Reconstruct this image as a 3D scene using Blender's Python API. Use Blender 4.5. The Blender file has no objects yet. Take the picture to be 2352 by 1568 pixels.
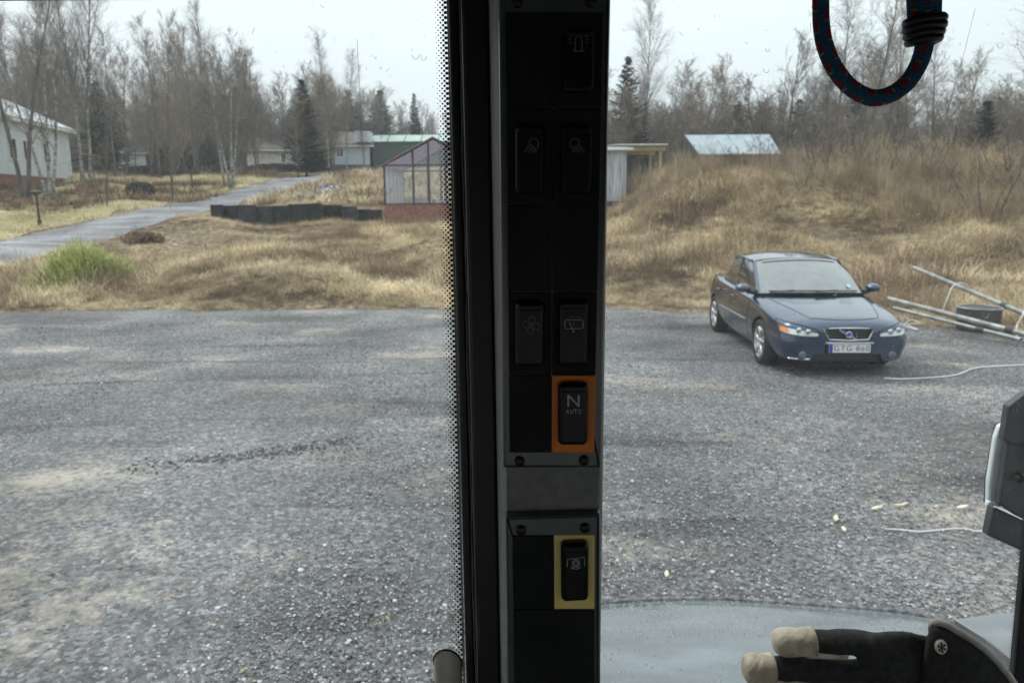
import bpy, math, random
import numpy as np
from mathutils import Vector, Matrix
R = math.radians
random.seed(7); rng = np.random.default_rng(7)
scn = bpy.context.scene
col = scn.collection

# ------------------------------------------------------------------ camera
FPX, CAM_H, PITCH, ROLL = 1700.0, 2.25, R(10.5), R(-0.4)
FW = Vector((0, math.cos(PITCH), -math.sin(PITCH)))
UP0 = Vector((0, math.sin(PITCH), math.cos(PITCH)))
RT = Vector((1, 0, 0)) * math.cos(ROLL) + UP0 * math.sin(ROLL)
UP = UP0 * math.cos(ROLL) - Vector((1, 0, 0)) * math.sin(ROLL)
CAM = Vector((0, 0, CAM_H))
cd = bpy.data.cameras.new('camera'); cam = bpy.data.objects.new('camera', cd); col.objects.link(cam)
cam.matrix_world = Matrix(((RT.x, UP.x, -FW.x, 0), (RT.y, UP.y, -FW.y, 0), (RT.z, UP.z, -FW.z, CAM_H), (0, 0, 0, 1)))
cd.sensor_width = 36; cd.lens = 36 * FPX / 2352
cd.clip_start = 0.02; cd.clip_end = 2000
cd.dof.use_dof = True; cd.dof.focus_distance = 0.5; cd.dof.aperture_fstop = 20
scn.camera = cam

# ------------------------------------------------------------------ world, sun, exposure
SUN_EL, SUN_AZ = R(55), R(-50)          # azimuth from +Y towards +X
w = bpy.data.worlds.new('World'); scn.world = w; w.use_nodes = True
nt = w.node_tree; nt.nodes.clear()
out = nt.nodes.new('ShaderNodeOutputWorld'); bg = nt.nodes.new('ShaderNodeBackground')
sky = nt.nodes.new('ShaderNodeTexSky'); sky.sky_type = 'NISHITA'; sky.sun_disc = False
sky.sun_elevation = SUN_EL; sky.sun_rotation = SUN_AZ; sky.air_density = 1.2; sky.dust_density = 4.0
# overcast: the clear sky seen through an even cloud layer that is somewhat brighter overhead
tc = nt.nodes.new('ShaderNodeTexCoord'); sep = nt.nodes.new('ShaderNodeSeparateXYZ')
mr = nt.nodes.new('ShaderNodeMapRange'); mr.inputs[1].default_value = 0; mr.inputs[2].default_value = 1
mr.inputs[3].default_value = 8.5; mr.inputs[4].default_value = 16.5
cl = nt.nodes.new('ShaderNodeCombineColor')
m1 = nt.nodes.new('ShaderNodeMath'); m1.operation = 'MULTIPLY'; m1.inputs[1].default_value = 0.915
m2 = nt.nodes.new('ShaderNodeMath'); m2.operation = 'MULTIPLY'; m2.inputs[1].default_value = 1.03
mx = nt.nodes.new('ShaderNodeMix'); mx.data_type = 'RGBA'; mx.inputs[0].default_value = 0.9
L = nt.links.new
L(tc.outputs['Generated'], sep.inputs[0]); L(sep.outputs[2], mr.inputs[0])
L(mr.outputs[0], m1.inputs[0]); L(mr.outputs[0], m2.inputs[0])
L(m1.outputs[0], cl.inputs[0]); L(mr.outputs[0], cl.inputs[1]); L(m2.outputs[0], cl.inputs[2])
L(sky.outputs[0], mx.inputs[6]); L(cl.outputs[0], mx.inputs[7])
L(mx.outputs[2], bg.inputs[0]); L(bg.outputs[0], out.inputs[0]); bg.inputs[1].default_value = 0.1
sd = bpy.data.lights.new('sun', 'SUN'); sd.energy = 1.4; sd.angle = R(25); sd.color = (1, 0.97, 0.92)
sun = bpy.data.objects.new('sun', sd); col.objects.link(sun)
sdir = Vector((math.sin(SUN_AZ) * math.cos(SUN_EL), math.cos(SUN_AZ) * math.cos(SUN_EL), math.sin(SUN_EL)))
sun.rotation_euler = sdir.to_track_quat('Z', 'Y').to_euler()
vs = scn.view_settings; vs.view_transform = 'Standard'; vs.look = 'None'; vs.gamma = 1; vs.exposure = 0.25; vs.use_curve_mapping = False
scn.render.engine = 'CYCLES'
scn.cycles.use_denoising = True
scn.cycles.transparent_max_bounces = 16; scn.cycles.max_bounces = 6

# ------------------------------------------------------------------ helpers
def ray(px, py):
    return (FW + RT * ((px - 1176) / FPX) + UP * ((784 - py) / FPX))
def P(px, py, Y):                       # the point on that sight line at world depth Y
    d = ray(px, py); return CAM + d * (Y / d.y)
def on_plane(px, py, z):
    d = ray(px, py); return CAM + d * ((z - CAM_H) / d.z)

def mat(name, c1, c2=None, rough=0.6, metal=0.0, scale=6.0, detail=4, bump=0.0, bscale=None, dist=0.02, spec=0.5, coat=0.0, coords='Object', stretch=None, rand=0.0):
    m = bpy.data.materials.new(name); m.use_nodes = True
    n = m.node_tree.nodes; l = m.node_tree.links.new; b = n['Principled BSDF']
    b.inputs['Roughness'].default_value = rough; b.inputs['Metallic'].default_value = metal
    b.inputs['Specular IOR Level'].default_value = spec; b.inputs['Coat Weight'].default_value = coat
    if c2 is None: c2 = tuple(min(1, x * 1.25) for x in c1); c1 = tuple(x * 0.8 for x in c1)
    t = n.new('ShaderNodeTexCoord'); src = t.outputs[coords] if coords != 'World' else n.new('ShaderNodeNewGeometry').outputs['Position']
    if stretch:
        mp = n.new('ShaderNodeMapping'); mp.inputs['Scale'].default_value = stretch; l(src, mp.inputs[0]); src = mp.outputs[0]
    nz = n.new('ShaderNodeTexNoise'); nz.inputs['Scale'].default_value = scale; nz.inputs['Detail'].default_value = detail; l(src, nz.inputs['Vector'])
    cr = n.new('ShaderNodeValToRGB'); cr.color_ramp.elements[0].position = 0.32; cr.color_ramp.elements[1].position = 0.68
    cr.color_ramp.elements[0].color = (*c1, 1); cr.color_ramp.elements[1].color = (*c2, 1)
    l(nz.outputs[0], cr.inputs[0]); colr = cr.outputs[0]
    if rand:
        oi = n.new('ShaderNodeObjectInfo'); mm = n.new('ShaderNodeMapRange'); mm.inputs[3].default_value = 1 - rand; mm.inputs[4].default_value = 1 + rand
        l(oi.outputs['Random'], mm.inputs[0]); hv = n.new('ShaderNodeHueSaturation'); l(mm.outputs[0], hv.inputs['Value']); l(colr, hv.inputs['Color']); colr = hv.outputs[0]
    l(colr, b.inputs['Base Color'])
    if bump:
        n2 = n.new('ShaderNodeTexNoise'); n2.inputs['Scale'].default_value = bscale or scale * 5; n2.inputs['Detail'].default_value = 5; l(src, n2.inputs['Vector'])
        bp = n.new('ShaderNodeBump'); bp.inputs['Strength'].default_value = bump; bp.inputs['Distance'].default_value = dist
        l(n2.outputs[0], bp.inputs['Height']); l(bp.outputs[0], b.inputs['Normal'])
    return m

class MB:                                # collects shapes that become ONE mesh object
    def __init__(s): s.v = []; s.f = []; s.mi = []; s.uv = {}; s.m = 0
    def add(s, vs_, fs, uvs=None):
        o = len(s.v); s.v += [tuple(x) for x in vs_]
        for k, f in enumerate(fs):
            if uvs is not None: s.uv[len(s.f)] = uvs[k]
            s.f.append(tuple(i + o for i in f)); s.mi.append(s.m)
        return s
    def box(s, c, size, rot=None, M=None):
        hx, hy, hz = [x / 2 for x in size]
        vs_ = [Vector((x, y, z)) for x in (-hx, hx) for y in (-hy, hy) for z in (-hz, hz)]
        if rot is not None: vs_ = [rot @ q for q in vs_]
        vs_ = [q + Vector(c) for q in vs_]
        if M is not None: vs_ = [M @ q for q in vs_]
        return s.add(vs_, [(0, 1, 3, 2), (4, 6, 7, 5), (0, 4, 5, 1), (2, 3, 7, 6), (0, 2, 6, 4), (1, 5, 7, 3)])
    def bar(s, a, b, wx, wz=None):       # rectangular bar between two points
        a, b = Vector(a), Vector(b); d = b - a; wz = wz or wx
        q = d.to_track_quat('Y', 'Z').to_matrix()
        return s.box((a + b) / 2, (wx, d.length, wz), q)
    def tube(s, pts, rad, n=8, cap=True, uv=False, vscale=1.0):
        pts = [Vector(p) for p in pts]; k = len(pts)
        rad = rad if hasattr(rad, '__len__') else [rad] * k
        tang = [(pts[min(i + 1, k - 1)] - pts[max(i - 1, 0)]).normalized() for i in range(k)]
        a = tang[0].orthogonal().normalized(); vs_ = []; fs = []; uvs = []; acc = [0.0]
        for i in range(k):
            a = (a - tang[i] * a.dot(tang[i]))
            a = a.normalized() if a.length > 1e-9 else tang[i].orthogonal().normalized()
            b = tang[i].cross(a)
            if i: acc.append(acc[-1] + (pts[i] - pts[i - 1]).length)
            r = rad[i]; r = r if hasattr(r, '__len__') else (r, r)
            for j in range(n):
                t = 2 * math.pi * j / n
                vs_.append(pts[i] + a * (math.cos(t) * r[0]) + b * (math.sin(t) * r[1]))
        for i in range(k - 1):
            for j in range(n):
                j2 = (j + 1) % n
                fs.append((i * n + j, i * n + j2, (i + 1) * n + j2, (i + 1) * n + j))
                if uv: uvs.append([(acc[i] * vscale, j / n), (acc[i] * vscale, (j + 1) / n), (acc[i + 1] * vscale, (j + 1) / n), (acc[i + 1] * vscale, j / n)])
        if cap:
            fs.append(tuple(range(n))[::-1]); fs.append(tuple((k - 1) * n + j for j in range(n)))
            if uv: uvs += [[(0, 0)] * n, [(0, 0)] * n]
        return s.add(vs_, fs, uvs if uv else None)
    def prism(s, poly, ext):             # closed outline (3-D points) extruded by a vector
        poly = [Vector(p) for p in poly]; n = len(poly); e = Vector(ext)
        return s.add(poly + [p + e for p in poly], [tuple(range(n)), tuple(range(2 * n - 1, n - 1, -1))] + [(i, i + n, (i + 1) % n + n, (i + 1) % n) for i in range(n)])
    def grid(s, rows):                   # rows of points -> quads
        nr, nc = len(rows), len(rows[0])
        return s.add([p for r in rows for p in r], [(i * nc + j, i * nc + j + 1, (i + 1) * nc + j + 1, (i + 1) * nc + j) for i in range(nr - 1) for j in range(nc - 1)])
    def loft(s, rings, cap=True):        # closed rings
        n = len(rings[0]); k = len(rings); fs = []
        for i in range(k - 1):
            for j in range(n):
                j2 = (j + 1) % n; fs.append((i * n + j, i * n + j2, (i + 1) * n + j2, (i + 1) * n + j))
        if cap: fs += [tuple(range(n))[::-1], tuple((k - 1) * n + j for j in range(n))]
        return s.add([p for r in rings for p in r], fs)
    def mesh(s, name, mats, smooth=False):
        me = bpy.data.meshes.new(name); me.from_pydata(s.v, [], s.f)
        if not isinstance(mats, (list, tuple)): mats = [mats]
        for m in mats: me.materials.append(m)
        if len(mats) > 1: me.polygons.foreach_set('material_index', s.mi)
        if s.uv:
            ul = me.uv_layers.new(name='UVMap')
            for fi, u in s.uv.items():
                for k, li in enumerate(me.polygons[fi].loop_indices): ul.data[li].uv = u[k]
        if smooth: me.polygons.foreach_set('use_smooth', [True] * len(me.polygons))
        me.update(); return me
    def build(s, name, mats, parent=None, smooth=False, kind=None, recalc=True):
        me = s.mesh(name, mats, smooth)
        if recalc: fix_normals(me)
        return link(name, me, parent, kind)

import bmesh
def fix_normals(me):
    bm = bmesh.new(); bm.from_mesh(me); bmesh.ops.recalc_face_normals(bm, faces=bm.faces); bm.to_mesh(me); bm.free()
def link(name, me, parent=None, kind=None):
    o = bpy.data.objects.new(name, me); col.objects.link(o)
    if parent is not None:
        o.parent = parent
        if parent.type == 'EMPTY' and not parent.get('_local'): o.matrix_parent_inverse = Matrix.Translation(parent.location).inverted() if not parent.parent else Matrix.Identity(4)
    if kind: o['kind'] = kind
    return o
def empty(name, loc, label=None, cat=None, group=None, rz=0.0, local=False):
    o = bpy.data.objects.new(name, None); col.objects.link(o); o.location = loc; o.rotation_euler.z = rz
    o.empty_display_size = 0.1
    if local: o['_local'] = 1
    tag(o, label, cat, group); return o
def tag(o, label=None, cat=None, group=None, kind=None):
    if label: o['label'] = label
    if cat: o['category'] = cat
    if group: o['group'] = group
    if kind: o['kind'] = kind
    return o
def copy_tree(o, parent=None):
    c = o.copy(); col.objects.link(c)
    if parent is not None: c.parent = parent
    for ch in list(o.children): copy_tree(ch, c)
    return c
def applied(o):                          # bake modifiers into the mesh
    dg = bpy.context.evaluated_depsgraph_get()
    me = bpy.data.meshes.new_from_object(o.evaluated_get(dg)); o.modifiers.clear(); o.data = me; return o

def scatter(name, pts, srcs, idx, rotz, scl, tilt=None, kind='stuff', label=None, cat=None):
    """One object; geometry nodes put a copy of one of the source meshes on each point."""
    me = bpy.data.meshes.new(name); me.from_pydata([tuple(p) for p in pts], [], [])
    n = len(pts)
    a = me.attributes.new('rot', 'FLOAT_VECTOR', 'POINT'); rv = np.zeros((n, 3), np.float32); rv[:, 2] = rotz
    if tilt is not None: rv[:, 0] = tilt[:, 0]; rv[:, 1] = tilt[:, 1]
    a.data.foreach_set('vector', rv.ravel())
    a = me.attributes.new('scl', 'FLOAT_VECTOR', 'POINT'); sv = np.zeros((n, 3), np.float32); sv[:] = np.asarray(scl, np.float32).reshape(n, -1)
    a.data.foreach_set('vector', sv.ravel())
    a = me.attributes.new('idx', 'INT', 'POINT'); a.data.foreach_set('value', np.asarray(idx, np.int32))
    o = link(name, me); tag(o, label, cat, None, kind)
    c = bpy.data.collections.new(name + '_source')
    for k, m in enumerate(srcs): c.objects.link(bpy.data.objects.new('%s_%02d' % (name, k), m))
    g = bpy.data.node_groups.new(name, 'GeometryNodeTree')
    g.interface.new_socket('Geometry', in_out='INPUT', socket_type='NodeSocketGeometry'); g.interface.new_socket('Geometry', in_out='OUTPUT', socket_type='NodeSocketGeometry')
    N = g.nodes.new; l = g.links.new
    gi, go = N('NodeGroupInput'), N('NodeGroupOutput'); ip = N('GeometryNodeInstanceOnPoints'); ci = N('GeometryNodeCollectionInfo')
    ci.inputs['Collection'].default_value = c; ci.inputs['Separate Children'].default_value = True; ci.inputs['Reset Children'].default_value = True
    def attr(nm, t): x = N('GeometryNodeInputNamedAttribute'); x.data_type = t; x.inputs['Name'].default_value = nm; return x.outputs['Attribute']
    l(gi.outputs[0], ip.inputs['Points']); l(ci.outputs[0], ip.inputs['Instance']); ip.inputs['Pick Instance'].default_value = True
    l(attr('idx', 'INT'), ip.inputs['Instance Index']); l(attr('rot', 'FLOAT_VECTOR'), ip.inputs['Rotation']); l(attr('scl', 'FLOAT_VECTOR'), ip.inputs['Scale'])
    l(ip.outputs[0], go.inputs[0])
    md = o.modifiers.new('scatter', 'NODES'); md.node_group = g
    return o

# ------------------------------------------------------------------ terrain
def sstep(a, b, x): t = np.clip((x - a) / (b - a), 0, 1); return t * t * (3 - 2 * t)
_gp = np.random.default_rng(3); _wv = [(_gp.uniform(.15, 1.6), _gp.uniform(0, 6.28), _gp.uniform(0, 6.28)) for _ in range(14)]
def bumps(x, y):
    z = 0
    for k, th, ph in _wv: z = z + np.sin(k * (x * math.cos(th) + y * math.sin(th)) + ph) * 0.05 / (0.4 + k)
    return z
def yedge(x):
    return 16.1 - 1.0 * sstep(1, 5, x) - 2.2 * sstep(5.0, 8.5, x) - 1.0 * sstep(8.5, 14, x) + 0.12 * np.sin(x * 1.3) + 0.08 * np.sin(x * 3.1 + 1)
HZ = np.array([[0, 0], [12, 0], [16, .22], [21, .70], [26, 1.06], [34.7, 1.84], [43, 2.55], [50, 3.35], [62, 4.5], [79, 5.5], [110, 6.6], [200, 8.5], [900, 9]])
def height(x, y):
    x = np.asarray(x, float); y = np.asarray(y, float)
    h = np.interp(y, HZ[:, 0], HZ[:, 1])
    e = yedge(x); k = sstep(0, 5.0, y - e)
    rough = sstep(0, 3, y - e) * (1 - sstep(60, 90, y))
    off_road = sstep(0.2, 2.5, np.abs(x + 16.2) - 1.75)
    z = h * k + 1.7 * bumps(x, y) * rough * (0.25 + 0.75 * off_road)
    m = sstep(3.2, 7.8, x) * np.exp(-((y - 29.5) / 7.2) ** 2) * (1 - .10 * sstep(8, 20, x))            # the overgrown mound on the right
    z = z + 1.88 * m * k
    return z
def hz(x, y): return float(height(x, y))
def hit(px, py):                         # where a sight line meets the ground
    d = ray(px, py); t = 2.0; prev = t
    while t < 400:
        q = CAM + d * t
        if q.z < hz(q.x, q.y):
            a, b = prev, t
            for _ in range(24):
                m = (a + b) / 2; q = CAM + d * m
                if q.z < hz(q.x, q.y): b = m
                else: a = m
            q = CAM + d * b; return Vector((q.x, q.y, hz(q.x, q.y)))
        prev = t; t += 0.25 if t < 60 else 1.0
    return q
def at(px, Y):                           # ground point below a picture column, at depth Y
    x = P(px, 470, Y).x; return Vector((x, Y, hz(x, Y)))

# ------------------------------------------------------------------ materials
M = {}
M['soil'] = mat('soil', (.10, .072, .045), (.34, .265, .165), .95, scale=5, detail=9, bump=1, bscale=14, dist=.12, coords='World')
def gravel_mat(name, dark, light, dirt, patch=.55):
    m = mat(name, dark, light, .85, scale=60, detail=3, bump=.9, bscale=45, dist=.02, coords='World', spec=.35)
    n = m.node_tree.nodes; l = m.node_tree.links.new; b = n['Principled BSDF']
    geo = n.new('ShaderNodeNewGeometry')
    vo = n.new('ShaderNodeTexVoronoi'); vo.inputs['Scale'].default_value = 38; l(geo.outputs['Position'], vo.inputs['Vector'])
    sv = n.new('ShaderNodeSeparateColor'); l(vo.outputs['Color'], sv.inputs[0])
    cr = n.new('ShaderNodeValToRGB'); e = cr.color_ramp.elements; e[0].color = (*[x * .55 for x in dark], 1); e[1].color = (*[x * 1.7 for x in light], 1)
    e[1].position = 1; x = e.new(.55); x.color = (*[(a + c) / 2 for a, c in zip(dark, light)], 1); x = e.new(.86); x.color = (*light, 1)
    l(sv.outputs[0], cr.inputs[0])
    base = [k.from_socket for k in b.inputs['Base Color'].links][0]
    mx1 = n.new('ShaderNodeMix'); mx1.data_type = 'RGBA'; mx1.inputs[0].default_value = .6; l(base, mx1.inputs[6]); l(cr.outputs[0], mx1.inputs[7])
    # wheel-worn and earthy patches, stretched along the direction the vehicles drive
    mp = n.new('ShaderNodeMapping'); mp.inputs['Scale'].default_value = (.42, .62, 1); l(geo.outputs['Position'], mp.inputs[0])
    nz = n.new('ShaderNodeTexNoise'); nz.inputs['Scale'].default_value = 1.0; nz.inputs['Detail'].default_value = 8; nz.inputs['Roughness'].default_value = .62; l(mp.outputs[0], nz.inputs['Vector'])
    r2 = n.new('ShaderNodeValToRGB'); r2.color_ramp.elements[0].position = patch; r2.color_ramp.elements[1].position = patch + .16; nf = n.new('ShaderNodeTexNoise'); nf.inputs['Scale'].default_value = 14; nf.inputs['Detail'].default_value = 6; nf.inputs['Roughness'].default_value = .7; l(geo.outputs['Position'], nf.inputs['Vector'])
    ma = n.new('ShaderNodeMath'); ma.operation = 'MULTIPLY_ADD'; l(nf.outputs[0], ma.inputs[0]); ma.inputs[1].default_value = .55; ma.inputs[2].default_value = -.275
    mb_ = n.new('ShaderNodeMath'); mb_.operation = 'ADD'; l(nz.outputs[0], mb_.inputs[0]); l(ma.outputs[0], mb_.inputs[1]); l(mb_.outputs[0], r2.inputs[0])
    mm = n.new('ShaderNodeMath'); mm.operation = 'MULTIPLY'; mm.inputs[1].default_value = .78; l(r2.outputs[0], mm.inputs[0])
    mx2 = n.new('ShaderNodeMix'); mx2.data_type = 'RGBA'; l(mm.outputs[0], mx2.inputs[0]); l(mx1.outputs[2], mx2.inputs[6]); mx2.inputs[7].default_value = (*dirt, 1)
    nb = n.new('ShaderNodeTexNoise'); nb.inputs['Scale'].default_value = .55; nb.inputs['Detail'].default_value = 5; l(geo.outputs['Position'], nb.inputs['Vector'])
    m3 = n.new('ShaderNodeMapRange'); m3.inputs[1].default_value = .3; m3.inputs[2].default_value = .7; m3.inputs[3].default_value = .52; m3.inputs[4].default_value = 1.38; l(nb.outputs[0], m3.inputs[0])
    m4 = n.new('ShaderNodeMapping'); m4.inputs['Scale'].default_value = (.28, 1.9, 1); m4.inputs['Rotation'].default_value = (0, 0, R(14)); l(geo.outputs['Position'], m4.inputs[0])
    n4 = n.new('ShaderNodeTexNoise'); n4.inputs['Scale'].default_value = .9; n4.inputs['Detail'].default_value = 6; n4.inputs['Distortion'].default_value = .6; l(m4.outputs[0], n4.inputs['Vector'])
    r4 = n.new('ShaderNodeMapRange'); r4.inputs[1].default_value = .54; r4.inputs[2].default_value = .68; r4.inputs[3].default_value = 1; r4.inputs[4].default_value = .5; l(n4.outputs[0], r4.inputs[0])
    mu = n.new('ShaderNodeMath'); mu.operation = 'MULTIPLY'; l(m3.outputs[0], mu.inputs[0]); l(r4.outputs[0], mu.inputs[1])
    hv = n.new('ShaderNodeHueSaturation'); l(mu.outputs[0], hv.inputs['Value']); l(mx2.outputs[2], hv.inputs['Color']); l(hv.outputs[0], b.inputs['Base Color'])
    return m
M['gravel'] = gravel_mat('gravel', (.058, .0585, .062), (.245, .244, .248), (.45, .40, .33), .54)
M['road'] = gravel_mat('road_gravel', (.17, .17, .177), (.32, .32, .33), (.30, .28, .25), .62)
M['lawn'] = mat('lawn', (.20, .18, .075), (.40, .345, .175), .95, scale=.7, detail=8, bump=.6, bscale=14, dist=.05, coords='World')
M['stone'] = mat('stone', (.066, .066, .068), (.262, .261, .264), .8, scale=9, coords='Object', rand=.6)
M['straw'] = mat('straw', (.35, .265, .16), (.80, .68, .475), .8, scale=.55, coords='World', rand=.35, spec=.2)
M['dead'] = mat('dead_stalks', (.13, .088, .06), (.36, .255, .17), .85, scale=.9, coords='World', rand=.35, spec=.2)
M['twig'] = mat('bare_twigs', (.125, .11, .098), (.28, .245, .215), .9, scale=1.2, rand=.25, spec=.2)
M['twig_red'] = mat('reddish_twigs', (.115, .095, .078), (.26, .215, .172), .9, scale=1.2, rand=.3, spec=.2)
M['bark'] = mat('grey_bark', (.05, .045, .04), (.15, .135, .12), .9, scale=5, bump=.5, bscale=20, stretch=(1, 1, .3))
M['birch'] = mat('birch_bark', (.07, .065, .06), (.46, .45, .42), .8, scale=3.2, detail=6, stretch=(1, 1, 2.2), bump=.3, bscale=14)
M['needle'] = mat('spruce_needles', (.016, .026, .014), (.045, .066, .032), .85, scale=2.5, rand=.3, spec=.2)
M['reflection_green'] = mat('reflection_tufts', (.20, .25, .06), (.66, .66, .30), .7, scale=3, rand=.35, spec=.25)  # green of the pane reflection, given to the tufts that stand for it
M['bush_dark'] = mat('dark_bush', (.05, .045, .037), (.125, .11, .09), .9, scale=4, rand=.3)

# ------------------------------------------------------------------ ground, yard, road
gx = np.concatenate([np.linspace(-260, -70, 12), np.linspace(-64, -30, 24), np.linspace(-29, 34, 190), np.linspace(36, 70, 24), np.linspace(80, 260, 12)])
gy = np.concatenate([np.linspace(-40, 10, 12), np.linspace(11, 40, 130), np.linspace(40.5, 90, 80), np.linspace(92, 160, 30), np.linspace(170, 320, 10)])
X, Yg = np.meshgrid(gx, gy); Z = height(X, Yg) - 0.02
b = MB(); b.grid([[(X[i, j], Yg[i, j], Z[i, j]) for j in range(len(gx))] for i in range(len(gy))])
g = b.build('ground', M['soil'], smooth=True, kind='structure', recalc=False)
tag(g, 'brown earth slope rising behind the gravel yard')
yx = np.linspace(-40, 30, 140); b = MB(); rows = []
for t in np.linspace(0, 1, 60):
    rows.append([(x, -12 + (yedge(x) + .25 * math.sin(x * 5) * .4 - (-12)) * t, 0.008 + .018 * math.sin(x * .9 + 2 * t) * math.sin(9 * t + x * .35) * (1 if t < .98 else 0)) for x in yx])
b.grid(rows); yard = b.build('gravel_yard', M['gravel'], smooth=True, kind='structure', recalc=False)
tag(yard, 'grey gravel yard in front of the tractor')
b = MB(); rows = []
for y in np.concatenate([np.linspace(12, 60, 90), np.linspace(61, 86, 30)]):
    c = -16.2 + 0.25 * math.sin(y * .11) - (0.02 * (y - 60) ** 1.6 * .25 if y > 60 else 0); hw = 1.75 + .1 * math.sin(y * .7) + (0.9 if y < 17 else 0)
    rows.append([(c + u * hw, y, hz(c + u * hw, y) + .02 + .05 * (1 - abs(u))) for u in (-1, -.5, 0, .5, 1)])
b.grid(rows); road = b.build('road', M['road'], smooth=True, kind='structure', recalc=False); tag(road, 'grey gravel road climbing past the greenhouse to the houses')
def road_c(y): return -16.2 + 0.25 * math.sin(y * .11) - (0.02 * (y - 60) ** 1.6 * .25 if y > 60 else 0)
# mown lawn left of the road
b = MB(); rows = []
for y in np.linspace(24, 84, 90):
    x1 = road_c(y) - 2.1 + .3 * math.sin(y); x0 = -60
    rows.append([(x0 + (x1 - x0) * u, y, hz(x0 + (x1 - x0) * u, y) + .012) for u in np.linspace(0, 1, 60)])
b.grid(rows); lawn = b.build('lawn', M['lawn'], smooth=True, kind='structure', recalc=False); tag(lawn, 'yellowish spring lawn between the road and the white house')
b = MB(); rows = []
for y in np.linspace(70, 84, 12):
    rows.append([(x, y, hz(x, y) + .012) for x in np.linspace(-18 + 3.6 + (y - 70) * .0, -10, 10)])
b.grid(rows); l2 = b.build('lawn', M['lawn'], smooth=True, kind='structure', recalc=False); tag(l2, 'small strip of lawn in front of the pale blue house')

# loose stones on the yard (nobody could count them)
def stone_mesh(k, mt, flat=.6):
    bm = bmesh.new(); bmesh.ops.create_icosphere(bm, subdivisions=1, radius=1)
    r = random.Random(k)
    for v in bm.verts: v.co = Vector((v.co.x * r.uniform(.65, 1.15), v.co.y * r.uniform(.65, 1.15), v.co.z * flat * r.uniform(.6, 1.1)))
    me = bpy.data.meshes.new('stone'); bm.to_mesh(me); bm.free(); me.materials.append(mt); return me
M['pale_stone'] = mat('pale_stone', (.33, .33, .34), (.62, .62, .63), .75, scale=9, rand=.3)
st = [stone_mesh(k, M['stone']) for k in range(4)] + [stone_mesh(9, M['pale_stone'])]
n = 170000; u = rng.random(n)
yy = 2.6 + 12.6 * u ** 1.7; xx = (rng.random(n) * 2 - 1) * (yy * .78 + .5)
ok = (yy < yedge(xx) - .05) & (np.sin(xx * 1.1 + np.sin(yy * 1.7)) + np.sin(yy * 2.3 + xx * .4) + rng.normal(0, .9, n) > -1.3); xx, yy = xx[ok], yy[ok]; n = len(xx)
sc = np.exp(rng.normal(-5.08, .36, n))
scatter('loose_gravel', np.stack([xx, yy, np.full(n, .012) + sc * .2], 1), st, np.where(rng.random(n) < .15, 4, rng.integers(0, 4, n)), rng.random(n) * 6.28, sc,
        label='loose grey stones scattered over the gravel yard')

rp = [(300, 1080), (420, 1066), (560, 1050), (680, 1034), (820, 1014)]
q_ = [on_plane(*p_, .01) for p_ in rp]; nr_ = 520; tt = rng.random(nr_) * 3.999; ii = tt.astype(int)
cl = np.array([list(q_[i].lerp(q_[i + 1], t - i)) for i, t in zip(ii, tt)]); cl[:, 0] += rng.normal(0, .05, nr_); cl[:, 1] += rng.normal(0, .09, nr_) + .05 * np.sin(tt * 9); cl[:, 2] = .015 + .02 * rng.random(nr_)
M['clod'] = mat('dark_clod', (.035, .034, .034), (.15, .145, .14), .95, scale=6, rand=.4)
scatter('wheel_rut', cl, [stone_mesh(20 + k, M['clod']) for k in range(3)], rng.integers(0, 3, nr_), rng.random(nr_) * 6.28, rng.uniform(.006, .018, nr_), label='dark clods pushed up along a wheel rut in the gravel')
M['leaf'] = mat('dead_leaf', (.13, .085, .05), (.36, .29, .19), .8, scale=4, rand=.5)
lm = []
for s_ in range(3):
    r = random.Random(s_); q_ = MB(); q_.add([(-1, 0, .1), (-.2, -.5, r.uniform(0, .3)), (1, -.1, .35), (.1, .55, r.uniform(0, .4))], [(0, 1, 2, 3)]); lm.append(q_.mesh('leaf', M['leaf']))
n = 480; yy = 2.8 + 12.5 * rng.random(n) ** 1.4; xx = (rng.random(n) * 2 - 1) * (yy * .75 + .5); ok = yy < yedge(xx); xx, yy = xx[ok], yy[ok]; n = len(xx)
scatter('leaf_litter', np.stack([xx, yy, np.full(n, .03)], 1), lm, rng.integers(0, 3, n), rng.random(n) * 6.28, rng.uniform(.010, .024, n), label='dead leaves and straw bits strewn over the gravel')

# ------------------------------------------------------------------ grass and brush
def blade_tuft(seed, nb, lo, hi, lean, mt, wd=.006, segs=3, spread=.12):
    r = random.Random(seed); b = MB()
    for _ in range(nb):
        a = r.uniform(0, 6.283); L_ = r.uniform(lo, hi); ln = r.uniform(*lean); p = Vector((r.gauss(0, spread), r.gauss(0, spread), 0))
        d = Vector((math.cos(a), math.sin(a), 0)); sd_ = Vector((-d.y, d.x, 0)) * wd * r.uniform(.6, 1.4); pts = []
        for k in range(segs + 1):
            t = k / segs; an = ln * (t ** .8)
            if k: p = p + (d * math.sin(an) + Vector((0, 0, 1)) * math.cos(an)) * (L_ / segs)
            q = p.copy(); q.z = max(q.z, -.02); w_ = sd_ * (1 - t * .8); pts.append((q - w_, q + w_))
        for k in range(segs): b.add([pts[k][0], pts[k][1], pts[k + 1][1], pts[k + 1][0]], [(0, 1, 2, 3)])
    return b.mesh('tuft', mt)
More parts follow.
